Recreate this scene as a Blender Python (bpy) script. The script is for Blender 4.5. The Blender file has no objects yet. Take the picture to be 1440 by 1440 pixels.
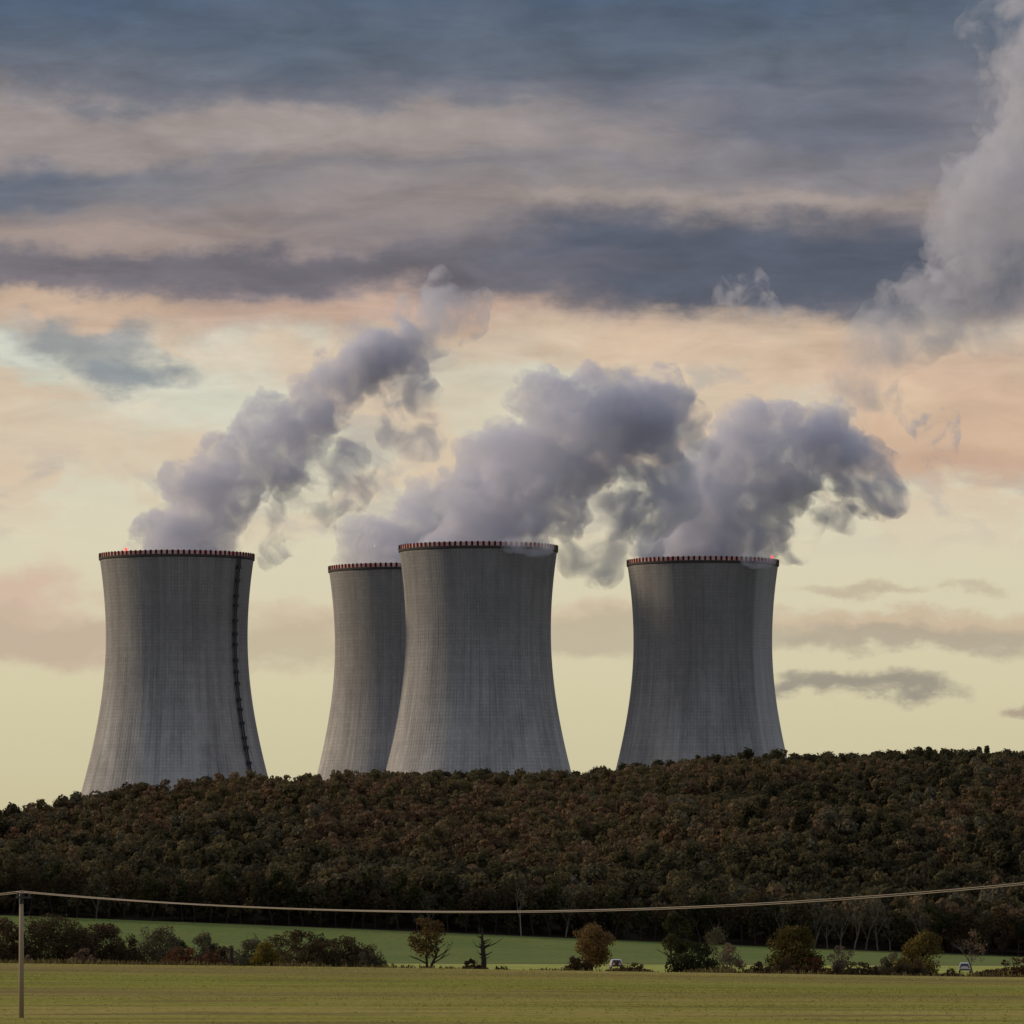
import bpy, bmesh, math, random
import numpy as np
from mathutils import Vector, Matrix, noise as mnoise

D = bpy.data
SC = bpy.context.scene
COL = SC.collection
K = 0.16 / 1440.0          # radians (tangent units) per photograph pixel
HOR = 1310.0               # row of the level horizon in the photograph
CAMZ = 5.5
R = math.radians


def at(px, py, Y):
    return Vector(((px - 720) * K * Y, Y, CAMZ + (HOR - py) * K * Y))


def lin(r, g, b):
    f = lambda c: (c / 255 / 12.92) if c / 255 <= 0.04045 else ((c / 255 + 0.055) / 1.055) ** 2.4
    return (f(r), f(g), f(b))


def sstep(a, b, x):
    t = min(1.0, max(0.0, (x - a) / (b - a)))
    return t * t * (3 - 2 * t)


# ---------------------------------------------------------------- object helpers
def tag(o, label=None, cat=None, group=None, kind=None):
    if label: o['label'] = label
    if cat: o['category'] = cat
    if group: o['group'] = group
    if kind: o['kind'] = kind
    return o


def empty(name, loc, rz=0.0):
    o = D.objects.new(name, None)
    COL.objects.link(o)
    o.location = loc
    o.rotation_euler = (0, 0, rz)
    o.empty_display_size = 0.5
    return o


def link(name, me, parent=None):
    o = D.objects.new(name, me)
    COL.objects.link(o)
    if parent is not None:
        o.parent = parent
    return o


def np_mesh(name, co, faces, mats, smooth=False, midx=None, tint=None):
    """faces: (n,3) or (n,4) int array"""
    co = np.asarray(co, dtype=np.float32)
    faces = np.asarray(faces, dtype=np.int32)
    me = D.meshes.new(name)
    n, m = faces.shape
    me.vertices.add(len(co)); me.vertices.foreach_set('co', co.ravel())
    me.loops.add(n * m); me.loops.foreach_set('vertex_index', faces.ravel())
    me.polygons.add(n)
    me.polygons.foreach_set('loop_start', np.arange(0, n * m, m, dtype=np.int32))
    me.polygons.foreach_set('loop_total', np.full(n, m, dtype=np.int32))
    if midx is not None:
        me.polygons.foreach_set('material_index', np.asarray(midx, dtype=np.int32))
    me.update(calc_edges=True)
    me.validate()
    if smooth:
        me.polygons.foreach_set('use_smooth', np.ones(len(me.polygons), dtype=bool))
    if tint is not None:
        a = me.attributes.new('tint', 'FLOAT', 'FACE')
        a.data.foreach_set('value', np.asarray(tint, dtype=np.float32))
    for mt in (mats if isinstance(mats, (list, tuple)) else [mats]):
        me.materials.append(mt)
    return me


class MB:
    """collects boxes, tubes and lathes into one mesh"""
    def __init__(self):
        self.v = []; self.f = []; self.m = []

    def add(self, vs, fs, mi=0):
        b = len(self.v)
        self.v += [tuple(v) for v in vs]
        self.f += [tuple(i + b for i in f) for f in fs]
        self.m += [mi] * len(fs)

    def box(self, c, s, rz=0.0, mi=0):
        cx, cy, cz = c; sx, sy, sz = (q / 2 for q in s)
        ca, sa = math.cos(rz), math.sin(rz)
        vs = []
        for dz in (-sz, sz):
            for dx, dy in ((-sx, -sy), (sx, -sy), (sx, sy), (-sx, sy)):
                vs.append((cx + dx * ca - dy * sa, cy + dx * sa + dy * ca, cz + dz))
        self.add(vs, [(3, 2, 1, 0), (4, 5, 6, 7), (0, 1, 5, 4), (1, 2, 6, 5), (2, 3, 7, 6), (3, 0, 4, 7)], mi)

    def tube(self, pts, rads, n=6, mi=0):
        pts = [Vector(p) for p in pts]
        vs = []; fs = []
        for i, p in enumerate(pts):
            d = (pts[min(i + 1, len(pts) - 1)] - pts[max(i - 1, 0)])
            if d.length < 1e-6: d = Vector((0, 0, 1))
            d.normalize()
            up = Vector((0, 0, 1)) if abs(d.z) < 0.9 else Vector((1, 0, 0))
            a = d.cross(up).normalized(); b = d.cross(a)
            r = rads[i] if isinstance(rads, (list, tuple)) else rads
            for k in range(n):
                t = 2 * math.pi * k / n
                vs.append(p + a * (r * math.cos(t)) + b * (r * math.sin(t)))
        for i in range(len(pts) - 1):
            for k in range(n):
                k2 = (k + 1) % n
                fs.append((i * n + k, i * n + k2, (i + 1) * n + k2, (i + 1) * n + k))
        fs.append(tuple(range(n))[::-1])
        fs.append(tuple((len(pts) - 1) * n + k for k in range(n)))
        self.add(vs, fs, mi)

    def lathe(self, prof, n=16, mi=0, close=False, c=(0, 0, 0)):
        vs = []; fs = []
        for r, z in prof:
            for k in range(n):
                t = 2 * math.pi * k / n
                vs.append((c[0] + r * math.cos(t), c[1] + r * math.sin(t), c[2] + z))
        m = len(prof)
        for i in range(m if close else m - 1):
            j = (i + 1) % m
            for k in range(n):
                k2 = (k + 1) % n
                fs.append((i * n + k, i * n + k2, j * n + k2, j * n + k))
        self.add(vs, fs, mi)

    def build(self, name, mats, parent=None, smooth=False, loc=None):
        me = D.meshes.new(name)
        me.from_pydata(self.v, [], self.f)
        me.polygons.foreach_set('material_index', np.asarray(self.m, dtype=np.int32))
        if smooth:
            me.polygons.foreach_set('use_smooth', np.ones(len(me.polygons), dtype=bool))
        me.update()
        for mt in (mats if isinstance(mats, (list, tuple)) else [mats]):
            me.materials.append(mt)
        o = link(name, me, parent)
        if loc is not None: o.location = loc
        return o


# ---------------------------------------------------------------- node helpers
class NT:
    def __init__(self, tree):
        self.t = tree; self.n = tree.nodes; self.l = tree.links

    def set(self, sock, v):
        if v is None: return
        if isinstance(v, bpy.types.NodeSocket):
            self.l.new(v, sock)
        else:
            if sock.type == 'RGBA' and len(v) == 3: v = (*v, 1)
            sock.default_value = v

    def math(self, op, a, b=None, c=None, clamp=False):
        nd = self.n.new('ShaderNodeMath'); nd.operation = op; nd.use_clamp = clamp
        for i, v in enumerate((a, b, c)):
            self.set(nd.inputs[i], v)
        return nd.outputs[0]

    def vec(self, op, a, b=None, out=0):
        nd = self.n.new('ShaderNodeVectorMath'); nd.operation = op
        self.set(nd.inputs[0], a)
        if b is not None:
            self.set(nd.inputs[3 if op == 'SCALE' else 1], b)
        return nd.outputs['Value' if op in ('LENGTH', 'DOT_PRODUCT') else 0]

    def comb(self, x, y, z=0.0):
        nd = self.n.new('ShaderNodeCombineXYZ')
        for i, v in enumerate((x, y, z)): self.set(nd.inputs[i], v)
        return nd.outputs[0]

    def sep(self, v):
        nd = self.n.new('ShaderNodeSeparateXYZ'); self.set(nd.inputs[0], v)
        return nd.outputs

    def noise(self, v, scale, detail=4.0, rough=0.55, color=False, dist=0.0, lac=2.0):
        nd = self.n.new('ShaderNodeTexNoise')
        self.set(nd.inputs['Vector'], v)
        nd.inputs['Scale'].default_value = scale; nd.inputs['Detail'].default_value = detail
        nd.inputs['Roughness'].default_value = rough; nd.inputs['Distortion'].default_value = dist
        nd.inputs['Lacunarity'].default_value = lac
        return nd.outputs['Color' if color else 0]

    def rng(self, v, a, b, c=0.0, d=1.0, smooth=True):
        nd = self.n.new('ShaderNodeMapRange')
        nd.interpolation_type = 'SMOOTHSTEP' if smooth else 'LINEAR'
        nd.clamp = True
        self.set(nd.inputs[0], v)
        for i, q in enumerate((a, b, c, d)): self.set(nd.inputs[i + 1], q)
        return nd.outputs[0]

    def mix(self, f, a, b, mode='MIX'):
        nd = self.n.new('ShaderNodeMix'); nd.data_type = 'RGBA'; nd.blend_type = mode
        self.set(nd.inputs[0], f); self.set(nd.inputs[6], a); self.set(nd.inputs[7], b)
        return nd.outputs[2]

    def ramp(self, f, stops, interp='LINEAR'):
        nd = self.n.new('ShaderNodeValToRGB')
        cr = nd.color_ramp; cr.interpolation = interp
        while len(cr.elements) < len(stops): cr.elements.new(0.5)
        for e, (p, c) in zip(cr.elements, stops):
            e.position = p; e.color = (*c, 1) if len(c) == 3 else c
        self.set(nd.inputs[0], f)
        return nd.outputs[0]

    def tc(self, which='Object'):
        nd = self.n.new('ShaderNodeTexCoord')
        return nd.outputs[which]


def material(name):
    m = D.materials.new(name); m.use_nodes = True
    m.node_tree.nodes.clear()
    nt = NT(m.node_tree)
    out = nt.n.new('ShaderNodeOutputMaterial')
    return m, nt, out


def bsdf(nt, out, color, rough=0.9, bump=None, bump_d=0.1, bump_s=1.0, spec=0.2, metal=0.0):
    b = nt.n.new('ShaderNodeBsdfPrincipled')
    nt.set(b.inputs['Base Color'], color)
    nt.set(b.inputs['Roughness'], rough)
    b.inputs['Specular IOR Level'].default_value = spec
    b.inputs['Metallic'].default_value = metal
    if bump is not None:
        bn = nt.n.new('ShaderNodeBump')
        bn.inputs['Strength'].default_value = bump_s; bn.inputs['Distance'].default_value = bump_d
        nt.set(bn.inputs['Height'], bump)
        nt.l.new(bn.outputs[0], b.inputs['Normal'])
    nt.l.new(b.outputs[0], out.inputs[0])
    return b


def plain(name, c, rough=0.7, spec=0.3, metal=0.0, var=0.25, scale=3.0):
    m, nt, out = material(name)
    n = nt.noise(nt.tc(), scale, 5)
    col = nt.mix(n, tuple(q * (1 - var) for q in c), tuple(min(1, q * (1 + var)) for q in c))
    bsdf(nt, out, col, rough, spec=spec, metal=metal)
    return m


def leaf_mat(name, a, b, trans=0.25):
    """leaf colour from a to b by the per-leaf 'tint' attribute and a per-plant random shift"""
    m, nt, out = material(name)
    at_ = nt.n.new('ShaderNodeAttribute'); at_.attribute_name = 'tint'
    oi = nt.n.new('ShaderNodeObjectInfo')
    f = nt.math('ADD', at_.outputs['Fac'], nt.math('MULTIPLY', nt.math('SUBTRACT', oi.outputs['Random'], 0.5), 0.6), clamp=True)
    col = nt.mix(f, a, b)
    d = nt.n.new('ShaderNodeBsdfDiffuse'); nt.set(d.inputs[0], col)
    t = nt.n.new('ShaderNodeBsdfTranslucent'); nt.set(t.inputs[0], col)
    mx = nt.n.new('ShaderNodeMixShader'); mx.inputs[0].default_value = trans
    nt.l.new(d.outputs[0], mx.inputs[1]); nt.l.new(t.outputs[0], mx.inputs[2])
    nt.l.new(mx.outputs[0], out.inputs[0])
    return m


# ---------------------------------------------------------------- camera
cam_d = D.cameras.new('camera')
cam = D.objects.new('camera', cam_d); COL.objects.link(cam)
cam_d.sensor_width = 36; cam_d.lens = 36 / 0.16
cam_d.shift_y = (HOR - 720) / 1440
cam_d.clip_start = 1; cam_d.clip_end = 30000
cam.location = (0, 0, CAMZ); cam.rotation_euler = (R(90), 0, 0)
SC.camera = cam

# ---------------------------------------------------------------- sun and sky
SUN_AZ = -68.0      # degrees from the view direction (+Y), negative = left
SUN_EL = 17.0
SUN_STRENGTH = 2.3
sd = Vector((math.sin(R(SUN_AZ)) * math.cos(R(SUN_EL)), math.cos(R(SUN_AZ)) * math.cos(R(SUN_EL)), math.sin(R(SUN_EL))))
sl = D.lights.new('sun', 'SUN'); sl.energy = SUN_STRENGTH; sl.angle = R(5.0); sl.color = (1.0, 0.80, 0.58)
so = D.objects.new('sun', sl); COL.objects.link(so)
so.rotation_euler = (-sd).to_track_quat('-Z', 'Y').to_euler()
so.location = (-200, 0, 200)

STR = 0.1
w = D.worlds.new('World'); SC.world = w; w.use_nodes = True
w.node_tree.nodes.clear()
nt = NT(w.node_tree)
wout = nt.n.new('ShaderNodeOutputWorld'); bg = nt.n.new('ShaderNodeBackground')
bg.inputs[1].default_value = STR
nt.l.new(bg.outputs[0], wout.inputs[0])
sky = nt.n.new('ShaderNodeTexSky'); sky.sky_type = 'NISHITA'; sky.sun_disc = False
sky.sun_elevation = R(SUN_EL); sky.sun_rotation = R(SUN_AZ)
sky.air_density = 1.0; sky.dust_density = 2.0; sky.ozone_density = 1.0

gx, gy, gz = nt.sep(nt.tc('Generated'))[:3]
az = nt.math('ARCTAN2', gx, gy)
el = nt.math('ARCSINE', gz)
U = nt.math('DIVIDE', az, K * 1000)      # thousandths: (photo column - 720)/1000
V = nt.math('DIVIDE', el, K * 1000)      # (1310 - photo row)/1000
P = nt.comb(U, V, 0)


def sc(c):
    return lin(*c)


# warped sky coordinates: long soft streaks and finer ragged edges
str_v = nt.comb(nt.math('MULTIPLY', U, 1.0), nt.math('MULTIPLY', V, 3.6), 3.3)
n_big = nt.noise(str_v, 1.6, 4, 0.5, color=True)
n_mid = nt.noise(nt.comb(nt.math('MULTIPLY', U, 2.0), nt.math('MULTIPLY', V, 3.6), 7.7), 3.6, 6, 0.58, color=True)
n_fine = nt.noise(nt.comb(nt.math('MULTIPLY', U, 1.0), nt.math('MULTIPLY', V, 1.5), 1.1), 13.0, 6, 0.6, color=True)
ctr = (0.5, 0.5, 0.5)
w_big = nt.vec('MULTIPLY', nt.vec('SUBTRACT', n_big, ctr), (0.40, 0.115, 0))
w_mid = nt.vec('MULTIPLY', nt.vec('SUBTRACT', n_mid, ctr), (0.26, 0.105, 0))
w_fine = nt.vec('MULTIPLY', nt.vec('SUBTRACT', n_fine, ctr), (0.055, 0.035, 0))
P_soft = nt.vec('ADD', P, nt.vec('ADD', w_big, w_mid))
P_rag = nt.vec('ADD', P, nt.vec('ADD', w_mid, w_fine))
Vs = nt.sep(P_soft)[1]
Vr = nt.sep(P_rag)[1]

# clear sky behind the clouds
clear = nt.ramp(nt.math('DIVIDE', V, 2.0), [
    (0.0, sc((176, 170, 132))), (0.09, sc((206, 197, 160))), (0.18, sc((216, 207, 173))), (0.28, sc((222, 213, 186))),
    (0.37, sc((212, 210, 190))), (0.43, sc((210, 209, 193))), (0.50, sc((190, 188, 181))), (0.66, sc((80, 102, 132))), (1.0, sc((78, 100, 130)))])
mot = nt.noise(nt.comb(nt.math('MULTIPLY', U, 1.0), nt.math('MULTIPLY', V, 1.7), 5.5), 4.2, 7, 0.56, dist=.4)
mot2 = nt.noise(nt.comb(nt.math('MULTIPLY', U, 1.0), nt.math('MULTIPLY', V, 1.9), 15.5), 7.0, 6, 0.58, dist=.4)
band = nt.math('MULTIPLY', nt.rng(V, .50, .66), nt.rng(V, 1.0, .9))
clear = nt.mix(nt.math('MULTIPLY', nt.math('MULTIPLY', nt.rng(mot, .46, .57), band), .9), clear, sc((217, 194, 168)))
clear = nt.mix(nt.math('MULTIPLY', nt.math('MULTIPLY', nt.rng(mot2, .50, .60), band), .75), clear, sc((184, 177, 168)))
skyc = nt.vec('SCALE', sky.outputs[0], STR)
base = nt.mix(0.08, clear, skyc)

# the streaked deck that closes the sky above row ~460
Vd = nt.math('ADD', Vs, nt.math('MULTIPLY', U, -0.02))
deck = nt.ramp(nt.math('SUBTRACT', Vd, 0.6), [
    (0.15, sc((218, 199, 172))), (0.20, sc((214, 190, 162))), (0.24, sc((200, 173, 152))), (0.28, sc((166, 149, 142))), (0.308, sc((138, 128, 131))),
    (0.33, sc((116, 112, 120))), (0.375, sc((128, 122, 126))), (0.42, sc((154, 142, 138))), (0.455, sc((122, 123, 132))),
    (0.50, sc((140, 134, 136))), (0.545, sc((158, 148, 144))), (0.575, sc((134, 131, 136))), (0.60, sc((102, 109, 122))),
    (0.66, sc((90, 102, 118))), (0.72, sc((79, 95, 118)))], 'B_SPLINE')
fs = nt.noise(nt.comb(nt.math('MULTIPLY', U, 1.6), nt.math('MULTIPLY', nt.math('ADD', V, nt.math('MULTIPLY', U, -.02)), 11.0), 2.2), 3.0, 7, 0.6, dist=.3)
ms = nt.noise(nt.comb(nt.math('MULTIPLY', U, 1.3), nt.math('MULTIPLY', V, 4.0), 12.2), 5.0, 6, 0.6, dist=.5)
deck_f = nt.math('ADD', nt.math('MULTIPLY', nt.math('SUBTRACT', fs, .5), .32), nt.math('MULTIPLY_ADD', nt.math('SUBTRACT', ms, .5), .75, 1.0))
cov = nt.rng(Vr, 0.79, 0.90)
sky_col = nt.mix(cov, base, deck)


def cloud(col, cx, cy, rx, ry, c, soft=0.5, strength=1.0, rag=True, hard_below=False):
    d = nt.vec('SUBTRACT', P_rag if rag else P_soft, ((cx - 720) / 1000, (HOR - cy) / 1000, 0))
    d = nt.vec('MULTIPLY', d, (1000 / rx, 1000 / ry, 0))
    r = nt.vec('LENGTH', d)
    f = nt.rng(r, 1 + soft, max(0.0, 1 - soft), 0.0, strength)
    return nt.mix(f, col, sc(c))


for a in [
    # cx, cy, rx, ry, colour, softness, strength, ragged
    (80, 262, 230, 36, (98, 107, 122), 0.7, 0.9, False),
    (560, 130, 420, 16, (112, 116, 128), 0.7, 0.5, False),
    (480, 185, 470, 30, (160, 149, 145), 0.7, 0.75, False),
    (1180, 160, 330, 50, (97, 106, 124), 0.7, 0.8, False),
    (640, 265, 420, 26, (152, 142, 139), 0.7, 0.6, False),
    (1010, 283, 270, 15, (168, 154, 145), 0.7, 0.7, False),
    (1000, 378, 345, 82, (86, 93, 108), 0.42, 0.95, False),
    (1330, 410, 200, 60, (90, 97, 111), 0.5, 0.8, False),
    (480, 384, 330, 22, (110, 106, 114), 0.7, 0.85, False),
    (140, 345, 300, 18, (168, 150, 140), 0.7, 0.7, False),
    (900, 480, 330, 34, (206, 180, 156), 0.6, 0.7, True),
    (90, 438, 170, 22, (212, 184, 158), 0.6, 0.8, True),
    (500, 440, 260, 22, (200, 168, 148), 0.7, 0.7, True),
    (30, 500, 60, 26, (208, 214, 204), 0.7, 0.5, True),
    (300, 560, 110, 40, (212, 211, 193), 0.8, 0.7, True),
    (360, 510, 120, 26, (216, 198, 176), 0.7, 0.6, True),
    (110, 482, 76, 26, (142, 146, 150), 0.6, 0.85, True),
    (150, 508, 60, 24, (150, 152, 152), 0.7, 0.7, True),
    (185, 530, 72, 22, (138, 145, 150), 0.6, 0.9, True),
    (75, 610, 150, 52, (214, 194, 170), 0.7, 0.8, True),
    (215, 640, 150, 30, (214, 196, 172), 0.8, 0.6, True),
    (640, 560, 110, 60, (212, 196, 172), 0.8, 0.6, True),
    (1330, 590, 190, 90, (207, 177, 151), 0.35, 0.95, True),
    (1300, 520, 240, 46, (206, 178, 155), 0.6, 0.85, True),
    (1250, 560, 60, 30, (222, 196, 168), 0.8, 0.7, True),
    (1400, 655, 120, 22, (196, 162, 140), 0.6, 0.6, True),
    (30, 850, 95, 38, (210, 184, 164), 0.55, 0.95, True),
    (60, 905, 190, 34, (196, 176, 154), 0.5, 0.95, True),
    (410, 872, 95, 18, (206, 186, 160), 0.6, 0.7, True),
    (420, 902, 130, 28, (190, 175, 150), 0.5, 0.75, True),
    (830, 872, 100, 16, (204, 184, 158), 0.6, 0.7, True),
    (840, 900, 150, 26, (186, 174, 150), 0.5, 0.75, True),
    (1290, 876, 260, 16, (200, 178, 152), 0.6, 0.8, True),
    (1280, 897, 270, 16, (172, 160, 142), 0.6, 0.8, True),
    (1205, 830, 90, 9, (190, 176, 152), 0.7, 0.8, True),
    (1385, 824, 34, 10, (192, 180, 156), 0.7, 0.7, True),
    (1165, 966, 66, 16, (150, 142, 130), 0.6, 0.9, True),
    (1265, 968, 60, 16, (150, 142, 130), 0.6, 0.9, True),
    (1432, 985, 24, 14, (164, 148, 130), 0.6, 0.8, True),
]:
    sky_col = cloud(sky_col, *a)
sky_col = nt.vec('SCALE', sky_col, nt.math('MULTIPLY_ADD', nt.math('SUBTRACT', deck_f, 1.0), nt.rng(V, .45, .95), 1.0))

# the rest of the dome, outside the photograph: cloud added for its light, bright and broken overhead, blue-grey behind
ov_n = nt.noise(nt.tc('Generated'), 3.0, 5, 0.55)
over = nt.mix(nt.rng(ov_n, 0.35, 0.65), (0.24, 0.28, 0.39), (0.54, 0.55, 0.64))
sky_col = nt.mix(nt.rng(V, 1.4, 4.5), sky_col, over)
back = nt.mix(nt.rng(ov_n, 0.35, 0.65), (0.14, 0.16, 0.21), (0.265, 0.288, 0.35))
fb = nt.math('MULTIPLY', nt.rng(gy, 0.35, -0.25), nt.rng(V, 7.0, 4.5))
sky_col = nt.mix(fb, sky_col, back)
nt.l.new(nt.vec('SCALE', sky_col, 1 / STR), bg.inputs[0])

SC.view_settings.view_transform = 'Standard'
SC.view_settings.look = 'None'
SC.view_settings.exposure = 0.0
SC.view_settings.gamma = 1.0
SC.cycles.volume_bounces = 6
SC.cycles.max_bounces = 10
SC.cycles.transparent_max_bounces = 24
SC.cycles.use_denoising = True
SC.cycles.volume_max_steps = 256

# ---------------------------------------------------------------- terrain
CREST = [(-420, 24), (-260, 28), (-156, 29.5), (-135, 31.0), (-113, 34.0), (-91, 36.9), (-69, 41.0), (-39, 45.8), (17, 46.8), (39, 49), (61, 51.8), (120, 53.2), (156, 53.8), (320, 51), (600, 45)]


def crest(x):
    if x <= CREST[0][0]: return CREST[0][1]
    for (a, za), (b, zb) in zip(CREST, CREST[1:]):
        if x <= b:
            return za + (zb - za) * sstep(a, b, x)
    return CREST[-1][1]


def th(x, s):
    return s * math.tanh(x / s)


def n2(x, y, s, seed=0.0):
    return mnoise.noise(Vector((x / s + seed, y / s - seed, seed * 1.7)))


def fold(x, y):
    return (y - 1232) / 728 * 15.0 + x * 0.022 + 2.2 * n2(x, y, 170, 2.0)


def H(x, y):
    edge = 0.25 - 0.0149 * th(x, 150)
    near = edge * sstep(400, 870, y) + 3.9 * math.exp(-(y / 120.0) ** 2) + 0.16 * n2(x, y, 55, 2.0)
    if y <= 870: return near
    strip0 = -1.1 - 0.010 * th(x, 150)
    strip1 = 0.36 - 0.0045 * th(x, 150)
    mead = 4.6 - 0.044 * th(x, 220)
    if y <= 930:
        return near + (strip0 - near) * sstep(866, 930, y)
    if y <= 1045:
        return strip0 + (strip1 - strip0) * (y - 930) / 115 + 0.08 * n2(x, y, 30, 5.0)
    if y <= 1232:
        t = (y - 1045) / 187
        return strip1 + (mead - strip1) * (0.35 * t + 0.65 * t * t) + 0.12 * n2(x, y, 60, 3.0) * t
    c = crest(x)
    if y <= 1960:
        t = (y - 1232) / 728
        f = 0.55 * t + 0.45 * t * t * (3 - 2 * t)
        und = 5.2 * math.sin(math.pi * t) * (n2(x, y, 130, 9.0) * 1.3 + n2(x, y, 60, 4.0) * 0.5)
        und *= 1.0 - 0.6 * sstep(.6, .95, t)
        und += 6.5 * (1 - .75 * sstep(.6, .95, t)) * math.sin(math.pi * t) * math.sin(fold(x, y))
        return mead + (c - mead) * f + und
    if y <= 2260:
        return c + (29 - c) * sstep(1975, 2240, y)
    return 29.0


def axis(lo, hi, fine_lo, fine_hi, step, coarse):
    out = []
    v = lo
    while v < fine_lo: out.append(v); v += coarse
    v = fine_lo
    while v < fine_hi: out.append(v); v += step
    v = fine_hi
    while v <= hi: out.append(v); v += coarse
    return out


XS = axis(-2600, 2600, -260, 260, 5, 180)


def sheet(name, mat, ys):
    co = [(x, y, H(x, y)) for y in ys for x in XS]
    n = len(XS)
    fs = [(j * n + i, j * n + i + 1, (j + 1) * n + i + 1, (j + 1) * n + i) for j in range(len(ys) - 1) for i in range(n - 1)]
    me = np_mesh(name, co, fs, mat, smooth=True)
    o = link(name, me)
    o['kind'] = 'structure'
    return o


# field
m_field, nt, out = material('field_stubble')
oc = nt.tc('Object')
fx, fy, fz = nt.sep(oc)[:3]
rows = nt.noise(nt.comb(nt.math('MULTIPLY', fx, 0.016), nt.math('MULTIPLY', nt.math('ADD', fy, nt.math('MULTIPLY', fx, 0.05)), 0.022), 0), 1.0, 5, 0.55)
rows2 = nt.noise(nt.comb(nt.math('MULTIPLY', fx, 0.03), nt.math('MULTIPLY', fy, 0.10), 4), 1.0, 4, 0.6)
fine = nt.noise(nt.comb(nt.math('MULTIPLY', fx, 1.4), nt.math('MULTIPLY', fy, 0.5), 4), 1.0, 6, 0.72)
fine2 = nt.noise(nt.comb(nt.math('MULTIPLY', fx, 0.35), nt.math('MULTIPLY', fy, 0.12), 8), 1.0, 6, 0.7)
yb = nt.math('ADD', nt.math('ADD', fy, nt.math('MULTIPLY', fx, .18)), nt.math('MULTIPLY', nt.math('SUBTRACT', rows, .5), 110))
c1 = nt.ramp(nt.math('DIVIDE', nt.math('SUBTRACT', yb, 360), 540), [
    (0.0, (0.42, 0.38, 0.10)), (0.06, (0.36, 0.36, 0.075)), (0.13, (0.48, 0.39, 0.15)), (0.20, (0.35, 0.35, 0.07)), (0.27, (0.40, 0.35, 0.11)),
    (0.35, (0.31, 0.24, 0.11)), (0.42, (0.36, 0.34, 0.08)), (0.55, (0.29, 0.33, 0.055)), (0.66, (0.38, 0.34, 0.10)), (0.76, (0.29, 0.225, 0.11)),
    (0.86, (0.40, 0.32, 0.14)), (0.97, (0.50, 0.43, 0.17))])
c1 = nt.mix(nt.math('MULTIPLY', nt.rng(rows2, 0.46, 0.36), 0.55), c1, (0.47, 0.39, 0.15))
c2 = nt.mix(nt.math('MULTIPLY', nt.rng(rows2, 0.51, 0.63), 0.8), c1, (0.22, 0.165, 0.085))
c3 = nt.mix(nt.math('MULTIPLY', nt.rng(fine2, 0.50, 0.66), 0.5), c2, (0.25, 0.27, 0.05))
c4 = nt.mix(nt.math('MULTIPLY', nt.rng(fine, 0.48, 0.66), 0.75), c3, (0.17, 0.145, 0.05))
c5 = nt.mix(nt.math('MULTIPLY', nt.rng(fine, 0.46, 0.34), 0.5), c4, (0.52, 0.44, 0.17))
c5 = nt.mix(1.0, c5, (0.80, 0.785, 0.54), 'MULTIPLY')
bsdf(nt, out, c5, 0.95, bump=fine, bump_d=0.25, spec=0.05)

m_strip, nt, out = material('bright_grass')
oc = nt.tc('Object')
n = nt.noise(nt.vec('MULTIPLY', oc, (0.12, 0.06, 0.1)), 1.0, 6, 0.65)
bsdf(nt, out, nt.mix(nt.rng(n, 0.35, 0.65), (0.29, 0.33, 0.06), (0.40, 0.38, 0.10)), 0.95, spec=0.05)

m_track, nt, out = material('earth_track')
n = nt.noise(nt.tc('Object'), 0.3, 5, 0.65)
bsdf(nt, out, nt.mix(n, (0.10, 0.085, 0.05), (0.16, 0.15, 0.06)), 0.95, spec=0.05)

m_mead, nt, out = material('winter_crop')
oc = nt.tc('Object')
mx_, my_, mz_ = nt.sep(oc)[:3]
n = nt.noise(nt.vec('MULTIPLY', oc, (0.05, 0.02, 0.1)), 1.0, 5, 0.6)
nf = nt.noise(nt.vec('MULTIPLY', oc, (0.8, 0.2, 0.1)), 1.0, 5, 0.7)
lines = nt.math('SINE', nt.math('MULTIPLY', nt.math('ADD', my_, nt.math('MULTIPLY', mx_, 0.22)), 0.75))
col = nt.mix(nt.rng(n, 0.35, 0.65), (0.135, 0.180, 0.036), (0.185, 0.205, 0.050))
col = nt.mix(nt.math('MULTIPLY', nt.rng(nf, 0.42, 0.66), 0.6), col, (0.10, 0.14, 0.05))
col = nt.mix(nt.math('MULTIPLY', nt.rng(nt.math('ADD', lines, nt.math('MULTIPLY', nf, .8)), 0.9, 1.5), 0.35), col, (0.09, 0.12, 0.05))
bsdf(nt, out, col, 0.95, spec=0.05)

m_floor, nt, out = material('forest_floor')
n = nt.noise(nt.tc('Object'), 0.25, 5, 0.65)
bsdf(nt, out, nt.mix(n, (0.035, 0.028, 0.018), (0.07, 0.05, 0.03)), 0.95, spec=0.05)

m_plat, nt, out = material('plateau_grass')
n = nt.noise(nt.tc('Object'), 0.02, 5, 0.6)
bsdf(nt, out, nt.mix(n, (0.09, 0.11, 0.04), (0.16, 0.14, 0.06)), 0.95, spec=0.05)


def rngy(a, b, s):
    n = max(1, int(round((b - a) / s)))
    return [a + (b - a) * i / n for i in range(n + 1)]


sheet('field', m_field, rngy(-400, 340, 40)[:-1] + rngy(340, 900, 8))
sheet('grass_strip', m_strip, rngy(900, 1038, 6))
sheet('track', m_track, rngy(1038, 1045, 3.5))
sheet('meadow', m_mead, rngy(1045, 1234, 6))
sheet('wooded_hill', m_floor, rngy(1234, 2280, 9))
sheet('plateau', m_plat, rngy(2280, 9000, 480))

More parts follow.
